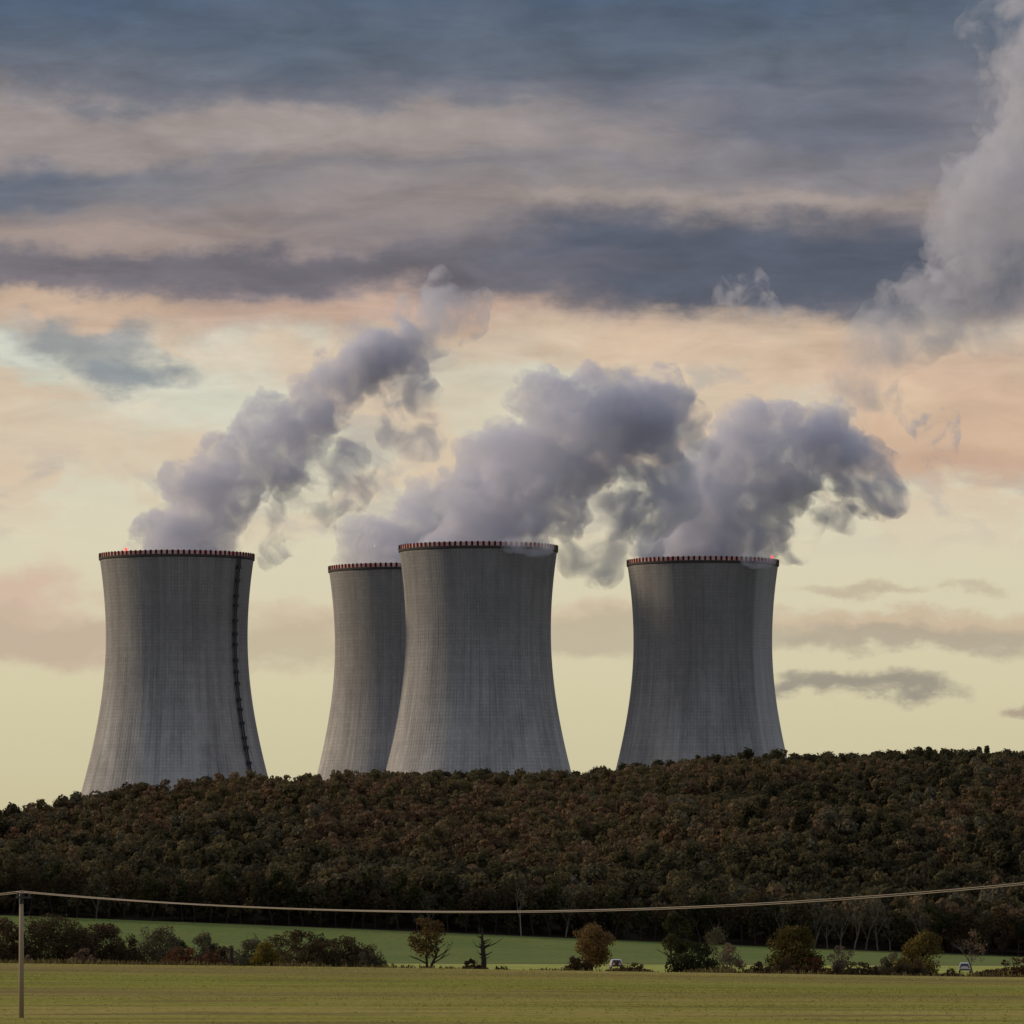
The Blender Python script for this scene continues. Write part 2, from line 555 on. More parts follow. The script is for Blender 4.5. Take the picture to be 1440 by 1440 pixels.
# grass tufts of the near field: one object, uncountable
rs = np.random.RandomState(5)
NTUFT = 90000
ty = 378 + (868 - 378) * rs.rand(NTUFT) ** 0.85
tx = (rs.rand(NTUFT) * 2 - 1) * (0.083 * ty + 6)
tz = np.array([H(a, b) for a, b in zip(tx, ty)])
patch = np.array([mnoise.noise(Vector((a * 0.02, b * 0.045, 0.3))) for a, b in zip(tx, ty)])
keep = rs.rand(NTUFT) < np.clip(0.45 + patch * 1.4, 0.08, 1)
tx, ty, tz, patch = tx[keep], ty[keep], tz[keep], patch[keep]
n_t = len(tx)
ang = rs.rand(n_t) * math.pi
hw = 0.04 + 0.09 * rs.rand(n_t); hh = 0.03 + 0.08 * rs.rand(n_t) ** 2
lean = (rs.rand(n_t) - 0.5) * 0.25
ca, sa = np.cos(ang), np.sin(ang)
v0 = np.stack([tx - hw * ca, ty - hw * sa, tz - 0.01], 1)
v1 = np.stack([tx + hw * ca, ty + hw * sa, tz - 0.01], 1)
v2 = np.stack([tx + lean, ty + lean * 0.5, tz + hh], 1)
co = np.stack([v0, v1, v2], 1).reshape(-1, 3)
fc = np.arange(n_t * 3).reshape(-1, 3)
m_tuft = leaf_mat('grass_blades', (0.22, 0.225, 0.04), (0.38, 0.32, 0.10), 0.5)
tag(link('grass', np_mesh('grass', co, fc, m_tuft, tint=np.clip(rs.rand(n_t) * 0.8 + 0.1 - patch * 0.6, 0, 1))),
    'short dry grass and stubble covering the near field', 'grass', kind='stuff')

# ---------------------------------------------------------------- foliage generators
def leaves(clumps, n, size, seed, surf=0.55, outw=0.7, rnd_n=0.6):
    """leaf-sized quads through the volume of clumps (x,y,z,rx,rz); returns co, faces, tint"""
    r = np.random.RandomState(seed)
    cl = np.array(clumps, dtype=float)
    wgt = cl[:, 3] ** 2 * cl[:, 4]; wgt = wgt ** 0.8; wgt /= wgt.sum()
    idx = r.choice(len(cl), n, p=wgt)
    d = r.randn(n, 3); d /= np.linalg.norm(d, axis=1)[:, None]
    rad = r.rand(n) ** (1 / 3.0) * (1 - surf) + surf * (1 - 0.35 * r.rand(n) ** 2)
    out_ = r.rand(n) < 0.16
    rad = np.where(out_, rad * (1.0 + 0.45 * r.rand(n) ** 1.5), rad)
    c = cl[idx]
    pos = np.stack([c[:, 0] + d[:, 0] * rad * c[:, 3], c[:, 1] + d[:, 1] * rad * c[:, 3], c[:, 2] + d[:, 2] * rad * c[:, 4]], 1)
    nrm = d * outw + r.randn(n, 3) * rnd_n; nrm /= np.linalg.norm(nrm, axis=1)[:, None]
    t = np.cross(nrm, r.randn(n, 3)); t /= np.linalg.norm(t, axis=1)[:, None]
    b = np.cross(nrm, t)
    s = size * (0.5 + r.rand(n))[:, None]
    q = np.stack([pos - t * s * 0.5, pos + b * s * 0.33, pos + t * s * 0.5, pos - b * s * 0.33], 1).reshape(-1, 3)
    q[:, 2] = np.maximum(q[:, 2], 0.02)
    f = np.arange(n * 4).reshape(-1, 4)
    ct = r.rand(len(cl))
    tint = np.clip(ct[idx] * 0.7 + r.rand(n) * 0.3, 0, 1)
    return q, f, tint


def grow(mb, p, d, L, r, lev, rnd, maxlev, spread=0.6, up=0.15, tips=None, n=5, kids=(2, 4)):
    segs = 3
    pts = [p.copy()]; rads = [r]
    q = p.copy(); dd = d.copy()
    for i in range(segs):
        dd = (dd + Vector((rnd.uniform(-1, 1), rnd.uniform(-1, 1), rnd.uniform(-0.4, 0.8) * up * 4)) * 0.16).normalized()
        q = q + dd * (L / segs)
        pts.append(q.copy()); rads.append(r * (1 - 0.42 * (i + 1) / segs) if lev < maxlev else r * (1 - 0.8 * (i + 1) / segs))
    mb.tube(pts, rads, n)
    if tips is not None and lev >= maxlev - 1: tips.append(q.copy())
    if lev >= maxlev: return
    for k in range(rnd.randint(*kids)):
        t = rnd.uniform(0.45, 1.0)
        i = min(int(t * segs), segs - 1)
        s = pts[i].lerp(pts[i + 1], t * segs - i)
        nd = (dd + Vector((rnd.uniform(-1, 1), rnd.uniform(-1, 1), rnd.uniform(-0.3, 0.9) * (0.5 + up))) * spread * 1.5).normalized()
        grow(mb, s, nd, L * rnd.uniform(0.55, 0.8), rads[i] * 0.55, lev + 1, rnd, maxlev, spread, up, tips, max(3, n - 1), kids)


def trunk_mesh(name, h, r, seed, mat, maxlev=3, spread=0.6, frac=0.38, lean=(0, 0), tips=None, stems=1, kids=(2, 4), up=0.2):
    rnd = random.Random(seed)
    mb = MB()
    for s in range(stems):
        d = Vector((lean[0] + rnd.uniform(-.12, .12) * (1 + stems), lean[1] + rnd.uniform(-.1, .1), 1)).normalized()
        p = Vector((rnd.uniform(-1, 1) * r * 1.6 * (stems - 1), 0, -0.4))
        grow(mb, p, d, h * frac * rnd.uniform(0.85, 1.1) + 0.4, r, 0, rnd, maxlev, spread, up, tips, 6, kids)
    me = D.meshes.new(name)
    me.from_pydata(mb.v, [], mb.f); me.materials.append(mat); me.update()
    return me


m_bark = plain('bark_dark', (0.045, 0.036, 0.028), 0.95, 0.1)
m_bark_pale = plain('bark_pale', (0.30, 0.25, 0.19), 0.95, 0.1)
m_bark_grey = plain('bark_grey', (0.19, 0.16, 0.125), 0.95, 0.1)

PAL = {
    'dark':   leaf_mat('leaf_dark', (0.055, 0.043, 0.024), (0.120, 0.090, 0.045)),
    'brown':  leaf_mat('leaf_brown', (0.065, 0.043, 0.026), (0.155, 0.100, 0.052)),
    'rust':   leaf_mat('leaf_rust', (0.085, 0.038, 0.022), (0.21, 0.100, 0.050)),
    'pink':   leaf_mat('leaf_pink', (0.15, 0.100, 0.066), (0.31, 0.215, 0.140)),
    'grey':   leaf_mat('leaf_grey', (0.085, 0.078, 0.044), (0.175, 0.152, 0.090)),
    'green':  leaf_mat('leaf_green', (0.036, 0.040, 0.018), (0.085, 0.083, 0.034)),
    'olive':  leaf_mat('leaf_olive', (0.070, 0.055, 0.018), (0.20, 0.150, 0.042)),
    'ochre':  leaf_mat('leaf_ochre', (0.085, 0.055, 0.024), (0.22, 0.140, 0.055)),
    'yellow': leaf_mat('leaf_yellow', (0.11, 0.090, 0.022), (0.28, 0.215, 0.045)),
}

# ---------------------------------------------------------------- forest on the hill (one far-off mass) and its front row
def forest_proto(kind, seed, h, rw, n, conic=False):
    rnd = random.Random(seed)
    cl = []
    for i in range(11):
        t = rnd.uniform(0.0, 1.0)
        wr = rw * ((1.0 - 0.75 * t) if conic else math.sqrt(max(0.05, 1 - (2 * t - 0.85) ** 2 * 0.75)))
        a = rnd.uniform(0, 6.28); rr = wr * rnd.uniform(0.15, 0.75)
        s = rw * rnd.uniform(0.30, 0.55) * (0.6 if conic else 1)
        cl.append((rr * math.cos(a), rr * math.sin(a), h * (0.34 + 0.58 * t), s, s * rnd.uniform(0.7, 1.1)))
    return leaves(cl, n, 0.62, seed, 0.7, 1.3, 0.4)


KINDS = [  # (palette, height, crown radius, conic)
    ('green_far', 7.6, 2.3, False), ('dark_far', 7.2, 2.4, False), ('brown_far', 7.0, 2.3, False), ('olive_far', 7.4, 2.3, False),
    ('rust_far', 6.8, 2.2, False), ('grey', 7.0, 2.0, False), ('green_far', 9.0, 1.9, True),
]
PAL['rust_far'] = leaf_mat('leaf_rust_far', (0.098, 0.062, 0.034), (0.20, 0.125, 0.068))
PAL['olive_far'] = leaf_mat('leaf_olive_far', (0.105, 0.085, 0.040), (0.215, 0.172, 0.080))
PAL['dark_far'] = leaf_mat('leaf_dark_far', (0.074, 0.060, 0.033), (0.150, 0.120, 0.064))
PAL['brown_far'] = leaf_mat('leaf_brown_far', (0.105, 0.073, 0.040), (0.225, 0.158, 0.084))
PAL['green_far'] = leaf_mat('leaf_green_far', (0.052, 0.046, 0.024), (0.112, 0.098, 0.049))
KMESH = []
for i, (pal, h, rw, con) in enumerate(KINDS):
    q, f, t = forest_proto(pal, 100 + i, h, rw, 620, con)
    KMESH.append(np_mesh('forest_crown', q, f, PAL[pal], tint=t))
KPROTO = [D.objects.new('forest_crown', me) for me in KMESH]   # instanced only

rs = np.random.RandomState(11)
pts = []; kinds = []; scl = []
y = 1240.0
while y < 2030:
    step = 3.45
    half = 0.08 * y + 45
    x = -half + rs.rand() * step
    while x < half:
        px_, py_ = x + rs.uniform(-0.45, 0.45) * step, y + rs.uniform(-0.45, 0.45) * step
        a = n2(px_, py_, 85, 21.0) + 0.45 * n2(px_, py_, 22, 33.0)
        rel = (py_ - 1240) / 760
        warm = 1.4 * a + 0.42 * math.exp(-((rel - 0.36) / 0.24) ** 2) - 0.22 - 0.22 * sstep(.55, .8, rel) + 0.34 * math.sin(fold(px_, py_)) + 0.14 * (1 - sstep(.06, .16, rel)) + 0.12 * (rs.rand() - 0.5)
        u = rs.rand()
        if warm > 0.34: k = 4 if u < 0.30 else (2 if u < 0.65 else 3)
        elif warm > 0.05: k = 2 if u < 0.40 else (3 if u < 0.60 else (4 if u < 0.70 else (5 if u < 0.85 else 1)))
        elif warm > -0.2: k = 1 if u < 0.4 else (3 if u < 0.55 else (0 if u < 0.85 else (6 if u < 0.92 else 5)))
        else: k = 0 if u < 0.38 else (6 if u < 0.48 else (1 if u < .8 else 3))
        pts.append((px_, py_, H(px_, py_) - 0.8)); kinds.append(k)
        scl.append((1.30 - 0.30 * (py_ - 1240) / 760) * (0.60 + 0.62 * rs.rand() ** 1.8) * (1.0 + 0.25 * n2(px_, py_, 30, 7.0)))
        x += step
    y += step
fm = D.meshes.new('forest'); fm.from_pydata(pts, [], [])
a = fm.attributes.new('kind_id', 'INT', 'POINT'); a.data.foreach_set('value', np.array(kinds, dtype=np.int32))
a = fm.attributes.new('size', 'FLOAT', 'POINT'); a.data.foreach_set('value', np.array(scl, dtype=np.float32))
a = fm.attributes.new('turn', 'FLOAT', 'POINT'); a.data.foreach_set('value', (rs.rand(len(pts)) * 6.283).astype(np.float32))
fo = link('forest', fm)
tag(fo, 'dense autumn wood of dark green, brown and rusty trees covering the hill', 'forest', kind='stuff')
ng = D.node_groups.new('forest_scatter', 'GeometryNodeTree')
ng.interface.new_socket('Geometry', in_out='INPUT', socket_type='NodeSocketGeometry')
ng.interface.new_socket('Geometry', in_out='OUTPUT', socket_type='NodeSocketGeometry')
gi = ng.nodes.new('NodeGroupInput'); go = ng.nodes.new('NodeGroupOutput')
jn = ng.nodes.new('GeometryNodeJoinGeometry')


def named(nm, typ):
    nd = ng.nodes.new('GeometryNodeInputNamedAttribute'); nd.data_type = typ
    nd.inputs['Name'].default_value = nm
    return nd.outputs['Attribute']


turn = ng.nodes.new('ShaderNodeCombineXYZ'); ng.links.new(named('turn', 'FLOAT'), turn.inputs[2])
size = named('size', 'FLOAT'); kid = named('kind_id', 'INT')
for i, pr in enumerate(KPROTO):
    cmp_ = ng.nodes.new('FunctionNodeCompare'); cmp_.data_type = 'INT'; cmp_.operation = 'EQUAL'
    ng.links.new(kid, [s for s in cmp_.inputs if s.type == 'INT'][0])
    [s for s in cmp_.inputs if s.type == 'INT'][1].default_value = i
    oi = ng.nodes.new('GeometryNodeObjectInfo'); oi.inputs['Object'].default_value = pr
    ip = ng.nodes.new('GeometryNodeInstanceOnPoints')
    ng.links.new(gi.outputs[0], ip.inputs['Points']); ng.links.new(cmp_.outputs[0], ip.inputs['Selection'])
    ng.links.new(oi.outputs['Geometry'], ip.inputs['Instance'])
    ng.links.new(turn.outputs[0], ip.inputs['Rotation']); ng.links.new(size, ip.inputs['Scale'])
    ng.links.new(ip.outputs[0], jn.inputs[0])
ng.links.new(jn.outputs[0], go.inputs[0])
md = fo.modifiers.new('scatter', 'NODES'); md.node_group = ng

# front row of the wood: trees one can tell apart by their trunks
row_kinds = []
for i, (pal, h, rw, lab) in enumerate([
        ('dark', 10.5, 2.3, 'dark leafed tree in the front row of the wood, above the green meadow'),
        ('brown', 9.8, 2.2, 'brown leafed tree in the front row of the wood, above the green meadow'),
        ('green', 10.2, 2.4, 'dark green tree in the front row of the wood, above the green meadow'),
        ('grey', 9.2, 1.9, 'thin greyish half bare tree in the front row of the wood, above the green meadow')]):
    rnd = random.Random(400 + i)
    tips = []
    tm = trunk_mesh('trunk', h, 0.17, 500 + i, m_bark_grey if pal == 'grey' else m_bark, 3, 0.45, 0.55, tips=tips)
    cl = []
    for j in range(12):
        t = rnd.random(); a = rnd.uniform(0, 6.28)
        rr = rw * math.sqrt(1 - (2 * t - 1) ** 2 * 0.7) * rnd.uniform(0.1, 0.7); s = rw * rnd.uniform(0.3, 0.5)
        cl.append((rr * math.cos(a), rr * math.sin(a), h * (0.42 + 0.52 * t), s, s))
    q, f, t = leaves(cl, 520 if pal != 'grey' else 240, 0.5, 600 + i, 0.5)
    row_kinds.append((tm, np_mesh('crown', q, f, PAL[pal], tint=t), lab))
rnd = random.Random(77)
x = -112.0
while x < 112:
    k = rnd.choices(range(4), (4, 3, 3, 12 if abs(x - 63) < 17 else 1.2))[0]
    yy = 1236.5 + rnd.uniform(-1.5, 1.5)
    e = empty('forest_edge_tree', (x, yy, H(x, yy) - 0.1), rnd.uniform(0, 6.28))
    s = rnd.uniform(0.72, 1.12); e.scale = (s, s, s * rnd.uniform(0.9, 1.1))
    tag(e, row_kinds[k][2], 'tree', 'trees in the front row of the wood')
    link('trunk', row_kinds[k][0], e); link('crown', row_kinds[k][1], e)
    x += rnd.uniform(2.2, 3.6)

# a pale birch trunk that stands out in the row
e = empty('birch_tree', (at(733, 1300, 1233).x, 1233.5, H(at(733, 1300, 1233).x, 1233.5)))
tag(e, 'single birch with a pale straight trunk against the dark foot of the wood', 'tree')
link('trunk', trunk_mesh('trunk', 9.5, 0.13, 91, m_bark_pale, 2, 0.35, 0.62), e)
q, f, t = leaves([(0.2, 0, 7.2, 1.0, 1.3), (-.4, 0.2, 8.3, 0.8, 1.0), (0.5, -.1, 6.2, .7, .8)], 160, 0.4, 92, 0.4)
link('crown', np_mesh('crown', q, f, PAL['grey'], tint=t), e)

# ---------------------------------------------------------------- hedgerow beyond the near field
HG = 'trees and bushes along the far edge of the near field'


def plant(name, cat, label, cx, top, wpx, pal, Y=890.0, dens=1.0, kind='bush', seed=1, lean=0.0, base=0.0, bark=None, leaf=0.28,
          crown_from=0.0, stems=3, trunk_r=0.10, spread=0.6, frac=0.4, twig=3, kids=(2, 4), pal2=None, tall=1.0):
    p = at(cx, 0, Y); z0 = H(p.x, Y)
    ztop = at(cx, top, Y).z
    h = max(0.8, ztop - z0)
    wd = wpx * K * Y * (1.22 if kind == 'bush' else 1.0)
    rnd = random.Random(seed)
    e = empty(name, (p.x, Y, z0 - 0.05))
    tag(e, label, cat, HG)
    bark = bark or m_bark
    link('stems' if kind == 'bush' else 'trunk',
         trunk_mesh('stems' if kind == 'bush' else 'trunk', h, trunk_r, seed + 3, bark, twig, spread, frac, (lean, 0), None, stems, kids), e)
    if dens > 0:
        cl = []
        nc = int(max(9, int(9 + wd * h * 0.55)) * (2.2 if dens > 1.2 else 1))
        hc0 = h * crown_from; hc = h - hc0
        for i in range(nc):
            t = rnd.random() ** (0.9 if kind == 'tree' else 1.25)
            prof = math.sqrt(max(0.06, 1 - (2 * t - 1.0) ** 2)) if kind == 'tree' and crown_from > .15 else math.sqrt(max(0.04, 1 - t ** 3.4))
            a = rnd.uniform(0, 6.28); rr = (wd / 2) * prof * rnd.uniform(0.2, 0.92) ** 0.7
            s = min(wd, h) * rnd.uniform(0.11, 0.21)
            rx = min(s, wd * .3)
            zc = hc0 + hc * (0.06 + 0.86 * t)
            zc = min(zc, h - rx * 0.8)
            cl.append((rr * math.cos(a) * (1 - 0.5 * rx / (wd / 2)) + lean * zc, rr * math.sin(a) * 0.8, max(zc, rx * 0.6), rx, rx * rnd.uniform(0.75, 1.1) * tall))
        n = int(dens * (520 + wd * h * 150))
        if crown_from < .15 and dens > .5:
            for i in range(6):
                a = (i - 2.5) / 3.0
                cl.append((a * wd * .42, rnd.uniform(-.2, .2) * wd, h * .30 * (1 - .3 * abs(a)), wd * .15, h * .30 * (1 - .3 * abs(a))))
        q, f, t = leaves(cl, n, leaf, seed + 5, 0.35)
        link('foliage' if kind == 'bush' else 'crown', np_mesh('foliage', q, f, PAL[pal], tint=t), e)
    return e


B = lambda label, cx, top, w_, pal, Y=890, **k: plant('bush', 'bush', label, cx, top, w_, pal, Y, seed=int(cx * 7 + top), **k)
T = lambda label, cx, top, w_, pal, Y=890, **k: plant('tree', 'tree', label, cx, top, w_, pal, Y, kind='tree', seed=int(cx * 7 + top), **k)

B('big dark brown bush at the left end of the hedge, left of the wooden pole', 4, 1291, 84, 'brown', 896)
B('tallest broad dark bush of the hedge, just right of the wooden pole', 80, 1283, 112, 'dark', 898)
B('dark rounded bush between the tallest bush and the grey green willow bush', 146, 1300, 92, 'brown', 896)
B('low black brown bush in front of the left foot of the grey green willow bush', 178, 1318, 44, 'dark', 892)
B('small pinkish shrub at the foot of the dark bushes right of the pole', 116, 1333, 36, 'pink', 885, leaf=.26)
B('tiny pale pink shrub close to the wooden pole', 36, 1340, 20, 'pink', 884, leaf=.24)
B('pale grey green willow bush left of the rust red bush', 214, 1297, 76, 'grey', 900, dens=.75)
B('narrow dark grey bush standing behind the rust red bush on its left', 250, 1313, 34, 'green', 902, dens=.8)
B('dark grey bush with a split top behind the rust red bush on its right', 289, 1311, 44, 'grey', 902, dens=.8)
B('low rust red bush, brightest red of the hedge', 258, 1330, 56, 'rust', 886)
B('dark rusty bush right of the brightest red bush', 298, 1336, 48, 'rust', 888, dens=.8)
B('tiny pale tan shrub on the field edge left of the rust red bush', 232, 1350, 20, 'pink', 880, leaf=.22)
B('grey green bush right of the black stump', 350, 1320, 52, 'grey', 894, dens=.8)
B('yellow leaved bush below a bare twisted branch', 374, 1322, 40, 'yellow', 886)
B('large dark brown bush directly right of the yellow leaved bush', 424, 1308, 104, 'dark', 898)
B('dark grey brown bush sloping down to the gap in the hedge', 486, 1316, 100, 'dark', 896, dens=.9)
B('low bush at the right end of the left part of the hedge', 524, 1334, 36, 'grey', 890, dens=.6)
B('small dark round bush at the left foot of the spiky dead tree', 667, 1348, 30, 'brown', 888)
B('small dark bush alone in the gap right of the spiky dead tree', 706, 1357, 22, 'dark', 888, leaf=.25)
B('small brown bush under the left side of the ochre tree', 812, 1342, 32, 'brown', 889)
B('low dark bush right of the left white car', 883, 1350, 56, 'brown', 900)
B('dark green bush left of the pale pink bare shrub', 974, 1319, 66, 'green', 889)
B('pale pinkish half bare shrub between dark green bush and round yellow olive tree', 1026, 1325, 38, 'pink', 888, dens=.5, leaf=.24, bark=m_bark_grey)
B('low dark bush at the left foot of the round yellow olive tree', 1064, 1352, 34, 'brown', 887)
B('dark brown bush below the round yellow olive tree', 1104, 1344, 52, 'brown', 884)
B('reddish brown bush at the right foot of the round yellow olive tree', 1141, 1346, 48, 'rust', 884, dens=.6)
B('pale tan feathery shrub with thin upright twigs', 1184, 1329, 38, 'pink', 888, dens=.45, leaf=.24, bark=m_bark_grey)
B('low dark bush under the pale tan feathery shrub', 1204, 1352, 60, 'brown', 886)
B('grey green bush left of the leaning olive tree', 1252, 1338, 52, 'grey', 894, dens=.8)
B('low dark bush at the foot of the leaning olive tree', 1276, 1347, 60, 'dark', 886)
B('small rusty bush at the foot of the pale bare tree', 1376, 1366, 26, 'rust', 884, leaf=.24)
B('wide rusty brown hedge bush at the right edge of the picture', 1424, 1346, 76, 'rust', 888, dens=.7)
B('low dark bush on the field edge between leaning olive tree and pale bare tree', 1335, 1362, 36, 'brown', 886, leaf=.24)

B('low brown bush filling the gap between the two dark bushes right of the pole', 112, 1312, 46, 'brown', 901)
B('low brown bush between the rusty bush and the black stump, at the back', 312, 1326, 40, 'brown', 903, dens=.8)
B('low brown bush between the large dark brown bush and the sloping bush', 456, 1318, 60, 'brown', 901)
B('thin grey brown bush behind the low bush at the hedge gap', 510, 1326, 50, 'brown', 902, dens=.7)

T('half bare two stemmed tree with tufts of orange leaves on top, alone in the gap', 598, 1290, 58, 'ochre', 890, dens=.40, crown_from=.30,
  stems=2, trunk_r=.26, spread=.75, frac=.36, kids=(3, 5), leaf=.28)
T('round crowned ochre brown tree with a single short trunk', 832, 1300, 68, 'ochre', 891, dens=1.05, crown_from=.24, stems=1, trunk_r=.32, frac=.34, kids=(3, 5))
T('slim dark tree rising behind the dark green bush', 950, 1282, 44, 'green', 902, dens=.6, crown_from=.30, stems=1, trunk_r=.2, frac=.45)
T('round dense yellow olive tree with low crown', 1116, 1303, 84, 'olive', 890, dens=1.5, crown_from=.08, stems=1, trunk_r=.3, frac=.34)
T('leaning olive brown tree with wispy branches at its upper right', 1288, 1309, 72, 'olive', 891, dens=.85, crown_from=.06, stems=2, trunk_r=.24, lean=.30, frac=.42, kids=(3, 5))
T('thin pale bare tree between the leaning olive tree and the right edge', 1370, 1306, 40, 'pink', 889, dens=.10, crown_from=.35, stems=1, trunk_r=.17, bark=m_bark_grey,
  spread=.7, frac=.42, kids=(3, 5), leaf=.22)
T('bare twisted tree behind the yellow leaved bush', 366, 1300, 40, 'grey', 897, dens=0, stems=1, trunk_r=.16, spread=.9, frac=.45, kids=(2, 4))
T('tall grey half bare tree between dark green bush and pale pink shrub, at the back', 1006, 1302, 40, 'grey', 903, dens=.22, crown_from=.35, stems=1, trunk_r=.13, bark=m_bark_grey, frac=.45, leaf=.24)

# tall weeds and brambles along the field edge
nw = 9000
rw_ = np.random.RandomState(61)
wx = (rw_.rand(nw) * 2 - 1) * 84
wy = 871 + 14 * rw_.rand(nw)
wp = np.array([mnoise.noise(Vector((a * .11, b * .05, 4.4))) for a, b in zip(wx, wy)])
gapf = np.where((wx > -16) & (wx < 21), .45, 1.0)
kp = rw_.rand(nw) < np.clip(.35 + wp * 1.6, 0, 1) * gapf
wx, wy, wp = wx[kp], wy[kp], wp[kp]
wz = np.array([H(a, b) for a, b in zip(wx, wy)])
m_ = len(wx)
wh = (.25 + .75 * rw_.rand(m_) ** 2 * np.clip(.6 + wp, .3, 1.2)) * np.where((wx > -16) & (wx < 21), .6, 1.0)
ww = .06 + .12 * rw_.rand(m_); wa = rw_.rand(m_) * math.pi; wl = (rw_.rand(m_) - .5) * .5
c_, s_ = np.cos(wa), np.sin(wa)
q = np.stack([np.stack([wx - ww * c_, wy - ww * s_, wz - .02], 1), np.stack([wx + ww * c_, wy + ww * s_, wz - .02], 1),
              np.stack([wx + ww * c_ * .6 + wl, wy + ww * s_ * .6, wz + wh], 1), np.stack([wx - ww * c_ * .5 + wl, wy - ww * s_ * .5, wz + wh * .85], 1)], 1).reshape(-1, 3)
tag(link('weeds', np_mesh('weeds', q, np.arange(m_ * 4).reshape(-1, 4), leaf_mat('dry_weeds', (0.07, 0.055, 0.026), (0.22, 0.17, 0.07)), tint=rw_.rand(m_))),
    'tangled dark weeds and brambles along the far edge of the near field', 'weeds', kind='stuff')

# dead spiky tree and black stump
p = at(680, 0, 889); e = empty('dead_tree', (p.x, 889, H(p.x, 889) - .05))
tag(e, 'spiky dead tree with a thick dark trunk and short broken branches', 'tree', HG)
mb = MB(); rnd = random.Random(8)
h = at(680, 1303, 889).z - H(p.x, 889)
pts_ = [(0, 0, -.3), (.05, 0, h * .25), (-.08, 0, h * .5), (-.2, 0, h * .75), (-.12, 0, h)]
mb.tube(pts_, [.42, .36, .30, .18, .03], 8)
link('trunk', (lambda: (lambda me: (me.from_pydata(mb.v, [], mb.f), me.materials.append(m_bark), me)[2])(D.meshes.new('trunk')))(), e)
mb = MB()
for i in range(22):
    t = rnd.uniform(.25, .93); s = rnd.choice((-1, 1)); L = rnd.uniform(.5, 2.0) * (1.15 - .7 * t)
    if i == 0: t, s, L = .52, 1, 3.0
    z = h * t
    p0 = Vector((-.05 - .15 * t, 0, z)); p1 = p0 + Vector((s * L * .6, rnd.uniform(-.5, .5) * L, L * .25)); p2 = p0 + Vector((s * L, rnd.uniform(-.5, .5) * L, L * rnd.uniform(.4, .9)))
    mb.tube([p0, p1, p2], [.11, .06, .015], 4)
mb.build('branches', m_bark, e)

p = at(325, 0, 884); e = empty('tree_stump', (p.x, 884, H(p.x, 884) - .05))
tag(e, 'narrow black upright tree stump between the rusty bush and the grey green bush', 'stump', HG)
mb = MB(); h = at(325, 1331, 884).z - H(p.x, 884)
mb.tube([(0, 0, -.2), (.03, 0, h * .5), (-.02, 0, h * .9), (.05, 0, h)], [.34, .28, .26, .12], 9)
mb.build('trunk', m_bark, e)
mb = MB(); mb.tube([(0, 0, h * .7), (.25, .1, h * .85), (.33, .1, h * 1.02)], [.10, .07, .03], 5)
mb.build('broken_branch', m_bark, e)

# ---------------------------------------------------------------- cars on the far grass strip
m_white = plain('car_white_paint', (0.52, 0.52, 0.50), 0.3, 0.5, var=.03)
m_glass = plain('car_glass', (0.02, 0.024, 0.03), 0.1, 0.6, var=.1)
m_tyre = plain('tyre_rubber', (0.02, 0.02, 0.02), 0.9, 0.2)
m_rim = plain('wheel_alloy', (0.45, 0.45, 0.46), 0.4, 0.5, metal=.8)
m_red = plain('red_lamp_plastic', (0.45, 0.03, 0.03), 0.35, 0.5)
m_black = plain('black_plastic', (0.03, 0.03, 0.03), 0.6, 0.3)


